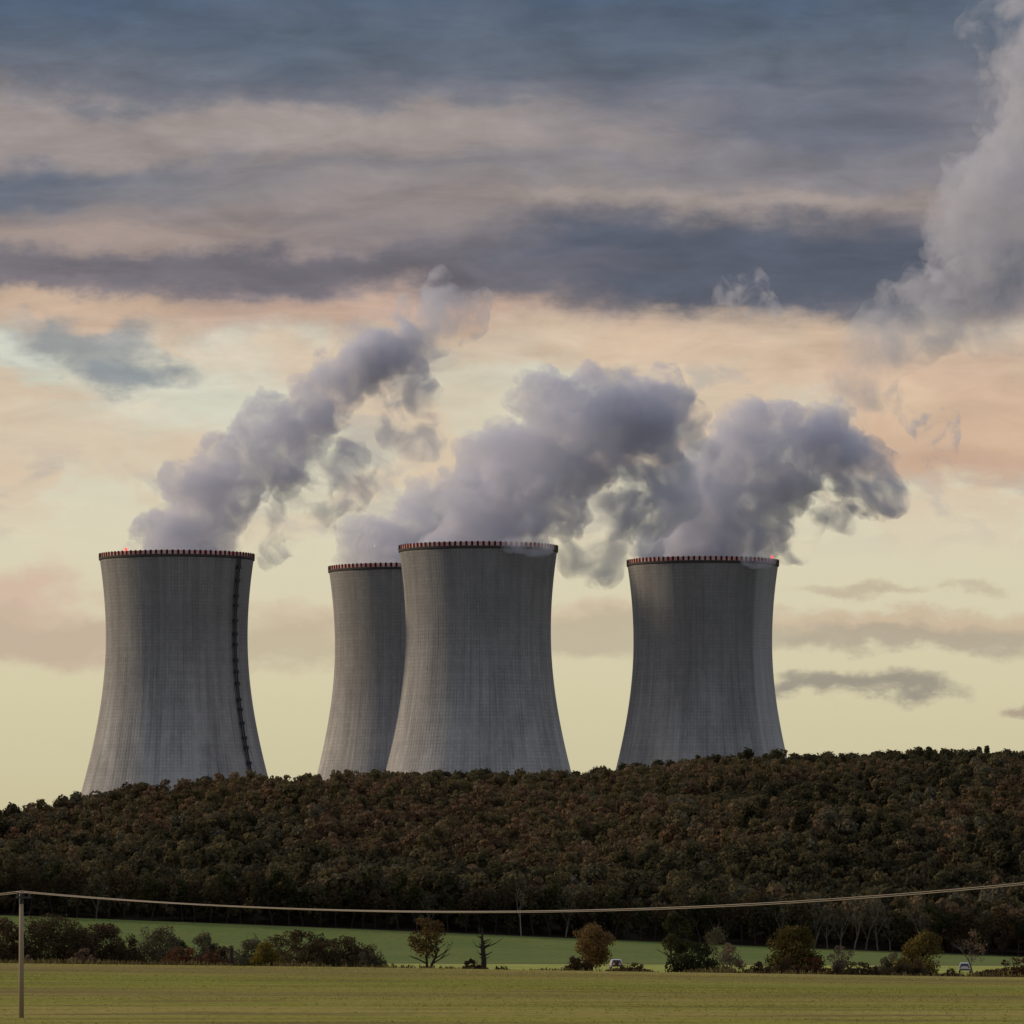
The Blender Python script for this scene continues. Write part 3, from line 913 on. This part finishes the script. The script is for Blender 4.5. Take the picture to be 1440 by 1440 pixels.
def car(px, py, Y, rz, label, tall=1.0):
    p = at(px, py, Y); z = H(p.x, Y)
    e = empty('parked_car', (p.x, Y, z), rz)
    tag(e, label, 'car', 'white cars on the grass strip beyond the hedge')
    L, W, Ht = 4.2, 1.74, 1.5 * tall
    # body: side profile lofted across five widths
    prof = [(-2.1, .35), (-2.12, .75), (-2.02, .95 * tall), (-1.75, Ht * .93), (-1.2, Ht), (.25, Ht * .985), (1.0, .98 * tall), (1.95, .80), (2.1, .55), (2.05, .32)]
    bm = bmesh.new()
    rows = []
    for y_, s, zf in ((-W / 2, .97, .0), (-W / 2 + .12, 1, .0), (0, 1.01, .02), (W / 2 - .12, 1, .0), (W / 2, .97, .0)):
        row = []
        for x_, z_ in prof:
            inset = (0.16 * max(0, z_ - .9) / .6) * (1 if y_ < -.5 else -1 if y_ > .5 else 0)
            row.append(bm.verts.new((x_ * s, y_ + inset, z_ + zf)))
        rows.append(row)
    n = len(prof)
    for a, b in zip(rows, rows[1:]):
        for i in range(n):
            j = (i + 1) % n
            bm.faces.new((a[i], a[j], b[j], b[i]))
    bm.faces.new(rows[0][::-1]); bm.faces.new(rows[-1])
    bmesh.ops.recalc_face_normals(bm, faces=bm.faces)
    me = D.meshes.new('body'); bm.to_mesh(me); bm.free(); me.materials.append(m_white)
    link('body', me, e)
    for s in (-1, 1):
        mb = MB()
        yy = s * (W / 2 - .10)
        mb.add([(-1.55, yy + s * .02 - s * 0.0, .98 * tall), (.75, yy + s * .02, .98 * tall), (.2, yy - s * .07, Ht * .94), (-1.4, yy - s * .07, Ht * .92)], [(0, 1, 2, 3)])
        mb.add([(-1.55, yy - s * .02, .98 * tall), (.75, yy - s * .02, .98 * tall), (.2, yy - s * .11, Ht * .94), (-1.4, yy - s * .11, Ht * .92)], [(3, 2, 1, 0)])
        mb.build('side_window', m_glass, e)
    for nm, xa, za, xb, zb in (('rear_window', -2.05, .98 * tall, -1.80, Ht * .90), ('windscreen', .98, 1.02 * tall, .32, Ht * .96)):
        mb = MB(); o = -.03 if xa < 0 else .04
        mb.add([(xa + o, -.66, za + .02), (xa + o, .66, za + .02), (xb + o, .56, zb + .02), (xb + o, -.56, zb + .02)], [(0, 1, 2, 3)])
        mb.build(nm, m_glass, e)
    for s in (-1, 1):
        mb = MB(); mb.box((-2.10, s * .66, .86 * tall), (.10, .22, .26)); mb.build('tail_light', m_red, e)
        mb = MB(); mb.box((2.05, s * .6, .68), (.12, .34, .14)); mb.build('headlight', m_rim, e)
    for x_, z_ in ((-2.13, .48), (2.1, .42)):
        mb = MB(); mb.box((x_, 0, z_), (.12, W * .9, .19)); mb.build('bumper', m_black, e)
    for x_ in (-1.3, 1.3):
        for s in (-1, 1):
            mb = MB(); mb.tube([(x_, s * .72, .32), (x_, s * .90, .32)], .32, 14)
            wh = mb.build('wheel', m_tyre, e)
            mb = MB(); mb.tube([(x_, s * .895, .32), (x_, s * .915, .32)], .2, 12)
            mb.build('rim', m_rim, wh)


car(866, 1354, 1000, R(93), 'white car half behind a low dark bush, right of the ochre brown tree')
car(1357, 1362, 985, R(84), 'white car with a dark rear window at the foot of the thin pale bare tree', 1.05)

# ---------------------------------------------------------------- power pole and wires
m_wood, nt, out = material('weathered_pole_wood')
oc = nt.tc('Object')
n = nt.noise(nt.vec('MULTIPLY', oc, (6, 6, .5)), 2.0, 6, .65)
bsdf(nt, out, nt.mix(n, (0.24, 0.18, 0.12), (0.46, 0.37, 0.26)), .9, bump=n, bump_d=.01, spec=.1)
m_steel = plain('dark_steel', (0.05, 0.05, 0.055), .6, .4, metal=.3)
m_ins = plain('dark_porcelain', (0.05, 0.03, 0.025), .3, .5)
m_wire = plain('bundled_cable', (0.50, 0.41, 0.31), .8, .2, var=.1)

A0 = Vector((at(30, 0, 411).x, 411.0, 8.05)); A1 = Vector((41.2, 360.0, 9.65))
ld = Vector((A1.x - A0.x, A1.y - A0.y, 0)).normalized(); perp = Vector((ld.y, -ld.x, 0))
if perp.x < 0: perp = -perp
prz = math.atan2(perp.y, perp.x)


def pole(top, label):
    g = H(top.x, top.y)
    e = empty('power_pole', (top.x, top.y, g), prz)
    tag(e, label, 'utility pole', 'wooden poles of the power line')
    hp = top.z - g
    mb = MB(); mb.lathe([(0, -.4), (.17, -.4), (.16, hp * .5), (.135, hp - .75), (0, hp - .75)], 14)
    mb.build('shaft', m_wood, e, smooth=True)
    mb = MB(); mb.lathe([(0, hp - .76), (.15, hp - .76), (.15, hp - .25), (.12, hp - .12), (0, hp - .1)], 12); mb.build('steel_cap', m_steel, e)
    mb = MB(); mb.box((0, -.19, hp - .36), (1.45, .09, .12)); mb.build('crossarm', m_steel, e)
    for dx in (-.6, 0, .6):
        mb = MB(); mb.lathe([(0, 0), (.045, 0), (.045, .10), (.085, .12), (.05, .17), (.085, .20), (.045, .26), (0, .28)], 10, c=(dx, -.19, hp - .30 + (0.06 if dx == 0 else 0)))
        mb.build('insulator', m_ins, e)
    return hp


pole(A0, 'weathered wooden power pole standing on the left side of the near field')
pole(A1, 'weathered wooden power pole beyond the right edge of the picture')
A2 = A0 + (A0 - A1) * 0.95; A2.z = 8.0
pole(A2, 'weathered wooden power pole beyond the left edge of the picture')
for i, (dx, nm) in enumerate(((-.6, 'left hand wire of the power line, on the outer left insulator of the pole'),
                              (0, 'middle wire of the power line, on the insulator over the pole top'),
                              (.6, 'right hand wire of the power line, on the outer right insulator of the pole'))):
    mb = MB()
    for S, E, sag in ((A2, A0, 1.9), (A0, A1, 2.09 + (i - 1) * .03)):
        pts_ = []
        for j in range(49):
            t = j / 48
            q = S.lerp(E, t) + perp * dx + Vector((0, 0, (0.05 if dx == 0 else 0.0)))
            q.z -= 4 * sag * t * (1 - t)
            pts_.append(q)
        mb.tube(pts_, 0.026, 6)
    o = mb.build('power_line_wire', m_wire)
    tag(o, nm, 'wire', 'wires of the power line')

# ---------------------------------------------------------------- cooling towers
RW, BW, ZW = 27.8, 72.0, 94.0       # waist radius, hyperbola constant, waist height above base
HT = 125.0


def prof(z):
    return RW * math.sqrt(1 + ((z - ZW) / (BW if z > ZW else 67.5)) ** 2)


def concrete(name, seed, sector=None):
    m, nt, out = material(name)
    x_, y_, z_ = nt.sep(nt.tc('Object'))[:3]
    ang = nt.math('ARCTAN2', y_, x_)
    rad = nt.math('SQRT', nt.math('ADD', nt.math('MULTIPLY', x_, x_), nt.math('MULTIPLY', y_, y_)))
    ux = nt.math('DIVIDE', x_, rad); uy = nt.math('DIVIDE', y_, rad)
    NV, DZ = 150, 1.35
    pa = nt.math('MULTIPLY', ang, NV / (2 * math.pi)); pz = nt.math('DIVIDE', z_, DZ)
    fa = nt.math('ABSOLUTE', nt.math('SUBTRACT', nt.math('FRACT', pa), .5))
    fz_ = nt.math('ABSOLUTE', nt.math('SUBTRACT', nt.math('FRACT', pz), .5))
    la = nt.rng(fa, .34, .48); lz = nt.rng(fz_, .36, .48)
    wn = nt.n.new('ShaderNodeTexWhiteNoise'); wn.noise_dimensions = '3D'
    nt.set(wn.inputs[0], nt.comb(nt.math('FLOOR', pa), nt.math('FLOOR', pz), seed))
    wr = nt.n.new('ShaderNodeTexWhiteNoise'); wr.noise_dimensions = '1D'
    nt.set(wr.inputs['W'], nt.math('FLOOR', pz))
    big = nt.noise(nt.comb(nt.math('MULTIPLY', ux, 2.2), nt.math('MULTIPLY', uy, 2.2), nt.math('MULTIPLY_ADD', z_, .03, seed)), 1.0, 5, .6)
    streak = nt.noise(nt.comb(nt.math('MULTIPLY', ux, 19), nt.math('MULTIPLY', uy, 19), nt.math('MULTIPLY_ADD', z_, .022, seed)), 1.0, 5, .62)
    streak2 = nt.noise(nt.comb(nt.math('MULTIPLY', ux, 70), nt.math('MULTIPLY', uy, 70), nt.math('MULTIPLY_ADD', z_, .05, seed * 2)), 1.0, 4, .6)
    spots = nt.noise(nt.comb(nt.math('MULTIPLY', ux, 14), nt.math('MULTIPLY', uy, 14), nt.math('MULTIPLY_ADD', z_, .5, seed)), 1.0, 6, .7)
    # weathering: darker, stained concrete towards the rim where steam and rain run down
    wz = nt.rng(nt.math('ADD', z_, nt.math('MULTIPLY', nt.math('SUBTRACT', streak, .5), 70)), 20, 100)
    c = nt.mix(wz, (0.56, 0.54, 0.505), (0.33, 0.318, 0.298))  # paler foot also paints in light bounced off the ground
    c = nt.mix(nt.math('MULTIPLY', nt.rng(big, .42, .64), .5), c, (0.25, 0.242, 0.228))
    c = nt.mix(nt.math('MULTIPLY', nt.rng(streak, .46, .72), .36), c, (0.18, 0.174, 0.165))
    c = nt.mix(nt.math('MULTIPLY', nt.rng(streak2, .46, .30), .25), c, (0.46, 0.44, 0.40))
    c = nt.mix(nt.math('MULTIPLY', nt.rng(spots, .58, .74), .30), c, (0.11, 0.105, 0.10))
    c = nt.mix(.055, c, wn.outputs['Value'], 'OVERLAY')
    c = nt.mix(nt.math('MULTIPLY', wr.outputs['Value'], .10), c, (0.12, 0.115, 0.11))
    gridn = nt.noise(nt.comb(nt.math('MULTIPLY', ux, 5), nt.math('MULTIPLY', uy, 5), nt.math('MULTIPLY_ADD', z_, .10, seed * 3)), 1.0, 5, .65)
    drip = nt.noise(nt.comb(nt.math('MULTIPLY', ux, 11), nt.math('MULTIPLY', uy, 11), nt.math('MULTIPLY_ADD', z_, .006, seed * 5)), 1.0, 5, .68)
    dz = nt.rng(nt.math('ADD', z_, nt.math('MULTIPLY', nt.math('SUBTRACT', drip, .5), 120)), 62, 128)
    c = nt.mix(nt.math('MULTIPLY', nt.math('MULTIPLY', dz, nt.rng(drip, .44, .62)), .24), c, (0.15, 0.140, 0.125))
    c = nt.mix(nt.math('MULTIPLY', nt.math('MAXIMUM', la, lz), nt.rng(gridn, .36, .66, .04, .36)), c, (0.09, 0.085, 0.08))
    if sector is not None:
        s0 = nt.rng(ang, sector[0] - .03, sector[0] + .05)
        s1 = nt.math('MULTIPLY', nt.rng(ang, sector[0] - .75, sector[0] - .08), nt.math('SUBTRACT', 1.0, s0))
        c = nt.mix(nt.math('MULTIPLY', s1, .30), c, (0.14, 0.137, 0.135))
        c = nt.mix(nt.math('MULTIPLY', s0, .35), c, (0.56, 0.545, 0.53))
    bsdf(nt, out, c, .92, bump=nt.math('ADD', la, nt.math('MULTIPLY', lz, .5)), bump_d=-.12, bump_s=.6, spec=.1)
    return m


m_panel = plain('dark_red_panel', (0.055, 0.018, 0.020), .8, .1)
m_pink, nt, out = material('faded_red_white_band')
n = nt.noise(nt.tc('Object'), .25, 5, .6)
bsdf(nt, out, nt.mix(nt.rng(n, .35, .65), (0.72, 0.26, 0.21), (0.78, 0.52, 0.46)), .8, spec=.1)
m_dconc = plain('stained_rim_concrete', (0.085, 0.078, 0.070), .9, .1, var=.4, scale=.4)
m_lamp, nt, out = material('red_warning_lamp')
em = nt.n.new('ShaderNodeEmission'); em.inputs[0].default_value = (1, .10, .10, 1); em.inputs[1].default_value = 1.8
nt.l.new(em.outputs[0], out.inputs[0])

shell = MB()
rows_ = [(prof(HT * i / 70), HT * i / 70) for i in range(71)]
shell.lathe(rows_ + [(r - .7, z) for r, z in rows_[::-1]], 192, close=True)
rt = prof(HT)
cornice = MB()
cornice.lathe([(rt + .02, HT - 1.0), (rt + .28, HT - .8), (rt + .34, HT - .1), (rt + .34, HT), (rt - .9, HT), (rt - .9, HT - .4), (rt - .68, HT - .5), (rt - .68, HT - 1.0)], 192, close=True)
NP = 88
par = MB()
par.lathe([(rt + .12, HT + .003), (rt + .12, HT + 1.45), (rt - .05, HT + 1.45), (rt - .05, HT + .003)], 176, mi=1, close=True)
for k in range(NP):
    t = 2 * math.pi * k / NP
    par.box(((rt + .24) * math.cos(t), (rt + .24) * math.sin(t), HT + .86), (.20, .80, 1.60), rz=t)


def tower(px, Y, ztop, label, seed, ladder=None, lamps=(), sector=None):
    c = at(px, 0, Y)
    e = empty('cooling_tower', (c.x, Y, ztop - HT))
    tag(e, label, 'cooling tower', 'concrete cooling towers behind the wooded hill')
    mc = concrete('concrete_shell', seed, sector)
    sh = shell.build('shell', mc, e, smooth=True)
    cornice.build('cornice', m_dconc, e)
    par.build('parapet', [m_panel, m_pink], e)
    for a in lamps:
        t = R(a)
        mb = MB()
        mb.lathe([(0, 0), (.55, .05), (.62, .5), (.45, 1.0), (0, 1.15)], 12, c=((rt + .5) * math.cos(t), (rt + .5) * math.sin(t), HT + 1.56))
        mb.build('warning_lamp', m_lamp, e)
    if ladder is not None:
        t = R(ladder)
        mb = MB()
        for s in (-1, 1):
            mb.tube([((prof(z) + 1.0) * math.cos(t) - s * .6 * math.sin(t), (prof(z) + 1.0) * math.sin(t) + s * .6 * math.cos(t), z) for z in [HT * i / 40 for i in range(41)]], .30, 5)
        for i in range(160):
            z = HT * (i + .5) / 160
            mb.box(((prof(z) + 1.0) * math.cos(t), (prof(z) + 1.0) * math.sin(t), z), (.3, 1.2, .22), rz=t)
        la = mb.build('ladder', m_steel, e)
        for i in range(24):
            z = 4 + i * 5.05 + 0.7 * math.sin(i * 2.3)
            mb = MB()
            mb.box(((prof(z) + 1.1) * math.cos(t), (prof(z) + 1.1) * math.sin(t), z), (1.2, 1.9, 1.3), rz=t)
            mb.build('ladder_platform', m_steel, la)
    return e


TW = {1: (248.6, 2512, 152.0), 2: (567.0, 2606, 152.4), 3: (672.6, 2450, 151.5), 4: (988.3, 2566, 152.7)}
tower(*TW[1], 'leftmost grey concrete cooling tower, with a dark ladder line down its right side', 1.3, ladder=-35, lamps=(-127,))
tower(*TW[2], 'grey concrete cooling tower half hidden behind the tallest, nearest tower', 4.9)
tower(*TW[3], 'nearest concrete cooling tower in the middle, overlapping the tower behind its left side', 8.1)
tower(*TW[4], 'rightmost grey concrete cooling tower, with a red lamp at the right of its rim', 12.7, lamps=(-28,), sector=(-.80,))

# ---------------------------------------------------------------- steam
def ico(sub):
    bm = bmesh.new(); bmesh.ops.create_icosphere(bm, subdivisions=sub, radius=1.0)
    bm.verts.ensure_lookup_table()
    v = np.array([x.co[:] for x in bm.verts]); f = np.array([[q.index for q in x.verts] for x in bm.faces])
    bm.free()
    return v, f


ICO = {1: ico(1), 2: ico(2), 3: ico(3)}


def spheres_mesh(sph, voxel, disp=0.0, dscale=6.0, disp2=0.0, dscale2=2.5):
    vs = []; fs = []; b = 0
    for x, y_, z, r in sph:
        v, f = ICO[3 if r > 12 else 2 if r > 4 else 1]
        vs.append(v * r + (x, y_, z)); fs.append(f + b); b += len(v)
    me = np_mesh('steam_raw', np.concatenate(vs), np.concatenate(fs), [])
    o = link('steam_raw', me)
    rm = o.modifiers.new('r', 'REMESH'); rm.mode = 'VOXEL'; rm.voxel_size = voxel
    for i, (s, sz) in enumerate(((disp, dscale), (disp2, dscale2))):
        if s:
            tx_ = D.textures.new('billow', 'CLOUDS'); tx_.noise_scale = sz; tx_.noise_depth = 3; tx_.noise_type = 'SOFT_NOISE'
            dm = o.modifiers.new('d', 'DISPLACE'); dm.texture = tx_; dm.strength = s; dm.mid_level = .5; dm.texture_coords = 'LOCAL'
    dg = bpy.context.evaluated_depsgraph_get()
    me2 = D.meshes.new_from_object(o.evaluated_get(dg))
    D.objects.remove(o); D.meshes.remove(me)
    return me2


def billow(spine, Y, seed, kids=9, gkids=5, depth=1.0, rs1=(.30, .54), rs2=(.30, .55), core=.78, jitter=.14, yoff=0.0, mouth=None, fine=3):
    """spheres along a spine of (px, py, radius_px), with lumps on lumps; mouth=(x, y, z, r) keeps them inside the tower below its rim"""
    rnd = random.Random(seed)
    out_ = []
    P_ = [(at(a, b, Y), c * K * Y) for a, b, c in spine]
    g3 = lambda: Vector((rnd.gauss(0, 1), rnd.gauss(0, 1), rnd.gauss(0, 1)))
    for (p, r), (q, s) in zip(P_, P_[1:]):
        L = (q - p).length; n = max(1, int(L / (0.5 * min(r, s))))
        for i in range(n):
            t = i / n
            c = p.lerp(q, t); rr = (r + (s - r) * t)
            c = c + Vector((rnd.uniform(-1, 1), rnd.uniform(-1, 1) * 1.6 * depth, rnd.uniform(-1, 1))) * rr * jitter
            c.y += yoff
            out_.append((c.x, c.y, c.z, rr * core))
            for k in range(kids):
                d = Vector((rnd.gauss(0, 1), rnd.gauss(0, 1) * .8, rnd.gauss(0, 1))).normalized()
                r1 = rr * rnd.uniform(*rs1); c1 = c + d * (rr * core - r1 * .30)
                out_.append((*c1, r1))
                for g in range(gkids):
                    d2 = (d + g3() * .6).normalized()
                    r2 = r1 * rnd.uniform(*rs2); c2 = c1 + d2 * (r1 - r2 * .25)
                    out_.append((*c2, r2))
                    for h_ in range(fine if r2 > 2.0 else 0):
                        d3 = (d2 + g3() * .7).normalized()
                        r3 = r2 * rnd.uniform(.3, .5); c3 = c2 + d3 * (r2 - r3 * .2)
                        out_.append((*c3, r3))
    if mouth is not None:
        mx0, my0, mz0, mr = mouth
        mr -= 1.2
        keep_ = []
        for x, y_, z, r in out_:
            if z < mz0 - 9: continue
            dd = math.hypot(x - mx0, y_ - my0)
            if z - r < mz0 + 1.5 and dd + r > mr:
                r = min(r, max(0.0, mr - dd), ) if dd < mr - 1.5 else 0.0
                if r < 1.2: continue
            keep_.append((x, y_, z, r))
        out_ = keep_
    return out_


def steam_mat(name, dens, lo, hi, floor=0.0, scale=.06, detail=5.0, rough=.6, fade=None, step=1.0, col=(.875, .88, .935), stretch=(1, 1, 1), aniso=.1):
    """even scattering water droplets, broken up by turbulence; fade=(axis vec, from, to) thins it out along a direction"""
    m, nt, out = material(name)
    p = nt.tc('Object')
    n = nt.noise(nt.vec('MULTIPLY', p, stretch), scale, detail, rough, dist=.6)
    thr = 0.0
    if fade is not None:
        f = nt.rng(nt.vec('DOT_PRODUCT', p, fade[0]), fade[1], fade[2], 0.0, fade[3] if len(fade) > 3 else .2, smooth=False)
        n = nt.math('SUBTRACT', n, f)
    d = nt.math('MULTIPLY', nt.rng(n, lo, hi, floor, 1.0), dens)
    if fade is not None and len(fade) > 4:
        d = nt.math('MULTIPLY', d, nt.rng(nt.vec('DOT_PRODUCT', p, fade[0]), fade[1], fade[2], 1.0, fade[4], smooth=False))
    v = nt.n.new('ShaderNodeVolumePrincipled')
    v.inputs['Color'].default_value = (*col, 1)
    v.inputs['Anisotropy'].default_value = aniso
    nt.set(v.inputs['Density'], d)
    nt.l.new(v.outputs[0], out.inputs['Volume'])
    m.cycles.volume_step_rate = step
    return m


def steam(label, spine, Y, seed, dens=.11, voxel=.85, wisps=(), tw=None, group='steam plumes over the cooling towers', core_lo=.42, core_hi=.57, core_floor=.22,
          fade=None, disp=3.6, name='steam_plume', wdens=.06, wlo=.50, whi=.64, **bk):
    c = at(spine[0][0], spine[0][1], Y)
    e = empty(name, c)
    tag(e, label, 'steam', group)
    sh = lambda S: [(x - c.x, y_ - c.y, z - c.z, r) for x, y_, z, r in S]
    mouth = (c.x if tw is None else at(TW[tw][0], 0, Y).x, Y, TW[tw][2], prof(HT) - 1.0) if tw else None
    me = spheres_mesh(sh(billow(spine, Y, seed, mouth=mouth, **bk)), voxel, disp, 7.0, disp * .7, 1.8)
    me.materials.clear(); me.materials.append(steam_mat('dense_steam', dens, core_lo, core_hi, core_floor, .085, 8, .68, fade))
    link('dense_steam', me, e)
    for i, (sp, *q) in enumerate(wisps):
        o = dict(dens=wdens, lo=wlo, hi=whi); o.update(q[0] if q else {})
        S = billow(sp, Y, seed + 31 + i, kids=8, gkids=3, core=.9, fine=0, yoff=o.pop('yoff', 0.0))
        me = spheres_mesh(sh(S), 1.8, 4.0, 9.0, 1.5, 3.0)
        me.materials.clear(); me.materials.append(steam_mat('wispy_steam', scale=.062, detail=9, rough=.66, **o))
        link('wispy_steam', me, e)
    return e


SG = dict(col=(.875, .88, .935))
S1 = steam('slanting steam plume over the leftmost cooling tower, thinning towards its top',
    [(275, 830, 80), (270, 788, 78), (262, 750, 72), (298, 704, 66), (342, 660, 62), (392, 622, 58), (432, 592, 50), (460, 562, 44), (490, 528, 38), (530, 500, 40), (560, 485, 36)], 2512, 3, dens=.15, tw=1,
    wisps=[([(455, 562, 46), (495, 520, 46), (540, 492, 54), (575, 478, 48)], dict(dens=.10, lo=.42, hi=.58)),
           ([(575, 480, 46), (600, 455, 52), (622, 436, 58), (655, 450, 44)], dict(dens=.11, lo=.45, hi=.64)),
           ([(545, 495, 54), (568, 545, 54), (578, 600, 48), (570, 640, 34)], dict(dens=.13, lo=.49, hi=.63)),
           ([(385, 752, 40), (428, 710, 50), (470, 660, 54), (505, 695, 30)], dict(dens=.10, lo=.49, hi=.62)),
           ([(195, 775, 18), (170, 780, 14)], dict(dens=.08, lo=.48, hi=.62))])
S2 = steam('steam plume rising from the half hidden cooling tower behind the nearest one',
    [(567, 840, 82), (568, 806, 82), (596, 768, 76), (642, 726, 74), (698, 680, 72), (748, 640, 64)], 2606, 7, dens=.13, tw=2)
S3 = steam('biggest steam plume, bulging over the nearest cooling tower in the middle',
    [(674, 820, 86), (676, 782, 88), (694, 742, 84), (728, 698, 82), (768, 652, 82), (804, 604, 84), (842, 588, 80), (885, 580, 74), (925, 592, 58)], 2450, 13, dens=.15, tw=3,
    wisps=[([(920, 590, 66), (948, 640, 54), (950, 695, 48), (915, 745, 42)], dict(dens=.10, lo=.43, hi=.60)),
           ([(850, 650, 54), (860, 700, 56), (830, 750, 56), (820, 790, 44), (860, 800, 36)], dict(dens=.09, lo=.47, hi=.62)),
           ([(890, 690, 54), (880, 750, 50)], dict(dens=.07, lo=.48, hi=.62)),
           ([(705, 770, 9), (730, 774, 12), (752, 777, 13), (774, 776, 11)], dict(dens=.26, lo=.42, hi=.62, yoff=-29.3))])
S4 = steam('steam plume hooking over to the right above the rightmost cooling tower',
    [(989, 835, 84), (992, 798, 84), (1004, 755, 84), (1028, 708, 84), (1062, 665, 84), (1105, 630, 76), (1145, 615, 66), (1176, 636, 50)], 2566, 17, dens=.15, tw=4,
    wisps=[([(1180, 640, 56), (1210, 675, 48), (1242, 696, 36), (1262, 706, 22)], dict(dens=.16, lo=.46, hi=.61)),
           ([(1165, 690, 44), (1175, 730, 30)], dict(dens=.10, lo=.46, hi=.60)),
           ([(1100, 710, 46), (1118, 755, 40), (1112, 785, 28)], dict(dens=.12, lo=.47, hi=.62)),
           ([(1044, 790, 9), (1060, 793, 13), (1078, 793, 11)], dict(dens=.26, lo=.42, hi=.62, yoff=-28.6))])
S5 = steam('tall pale drifting steam cloud along the right edge of the picture',
    [(1365, 400, 40), (1372, 350, 62), (1402, 320, 86), (1448, 275, 90), (1472, 195, 72), (1480, 115, 70), (1492, 20, 78), (1510, -80, 110)], 2750, 23, dens=.055,
    group='loose steam drifting in the sky', core_lo=.38, core_hi=.60, core_floor=.06, disp=4.0, name='drifting_steam',
    wisps=[([(1215, 545, 44), (1240, 490, 56), (1285, 445, 70), (1340, 410, 80)], dict(dens=.065, lo=.44, hi=.66)),
           ([(1330, 430, 70), (1400, 430, 90), (1470, 400, 100)], dict(dens=.05, lo=.46, hi=.68)),
           ([(1345, 350, 60), (1375, 285, 54), (1425, 215, 54)], dict(dens=.06, lo=.43, hi=.64)),
           ([(1400, 20, 46), (1430, 80, 52), (1425, 165, 44), (1410, -30, 46)], dict(dens=.07, lo=.47, hi=.65))])


def puff(label, sp, Y, seed, dens, lo, hi):
    c = at(sp[0][0], sp[0][1], Y)
    S = [(x - c.x, y_ - c.y, z - c.z, r) for x, y_, z, r in billow(sp, Y, seed, kids=8, gkids=3, core=.9, fine=0)]
    me = spheres_mesh(S, 1.8, 4.0, 9.0, 1.5, 3.0)
    me.materials.clear(); me.materials.append(steam_mat('thin_steam', dens, lo, hi, scale=.08, detail=7, rough=.62))
    o = link('steam_puff', me); o.location = c
    tag(o, label, 'steam', 'loose steam drifting in the sky')


puff('small pale steam puff alone in front of the dark slate cloud', [(1030, 405, 26), (1050, 420, 32), (1080, 440, 22)], 2600, 41, .12, .49, .64)
puff('dark torn steam shred in front of the peach cloud at right', [(1290, 585, 22), (1325, 610, 32), (1325, 660, 30)], 2600, 43, .20, .52, .64)
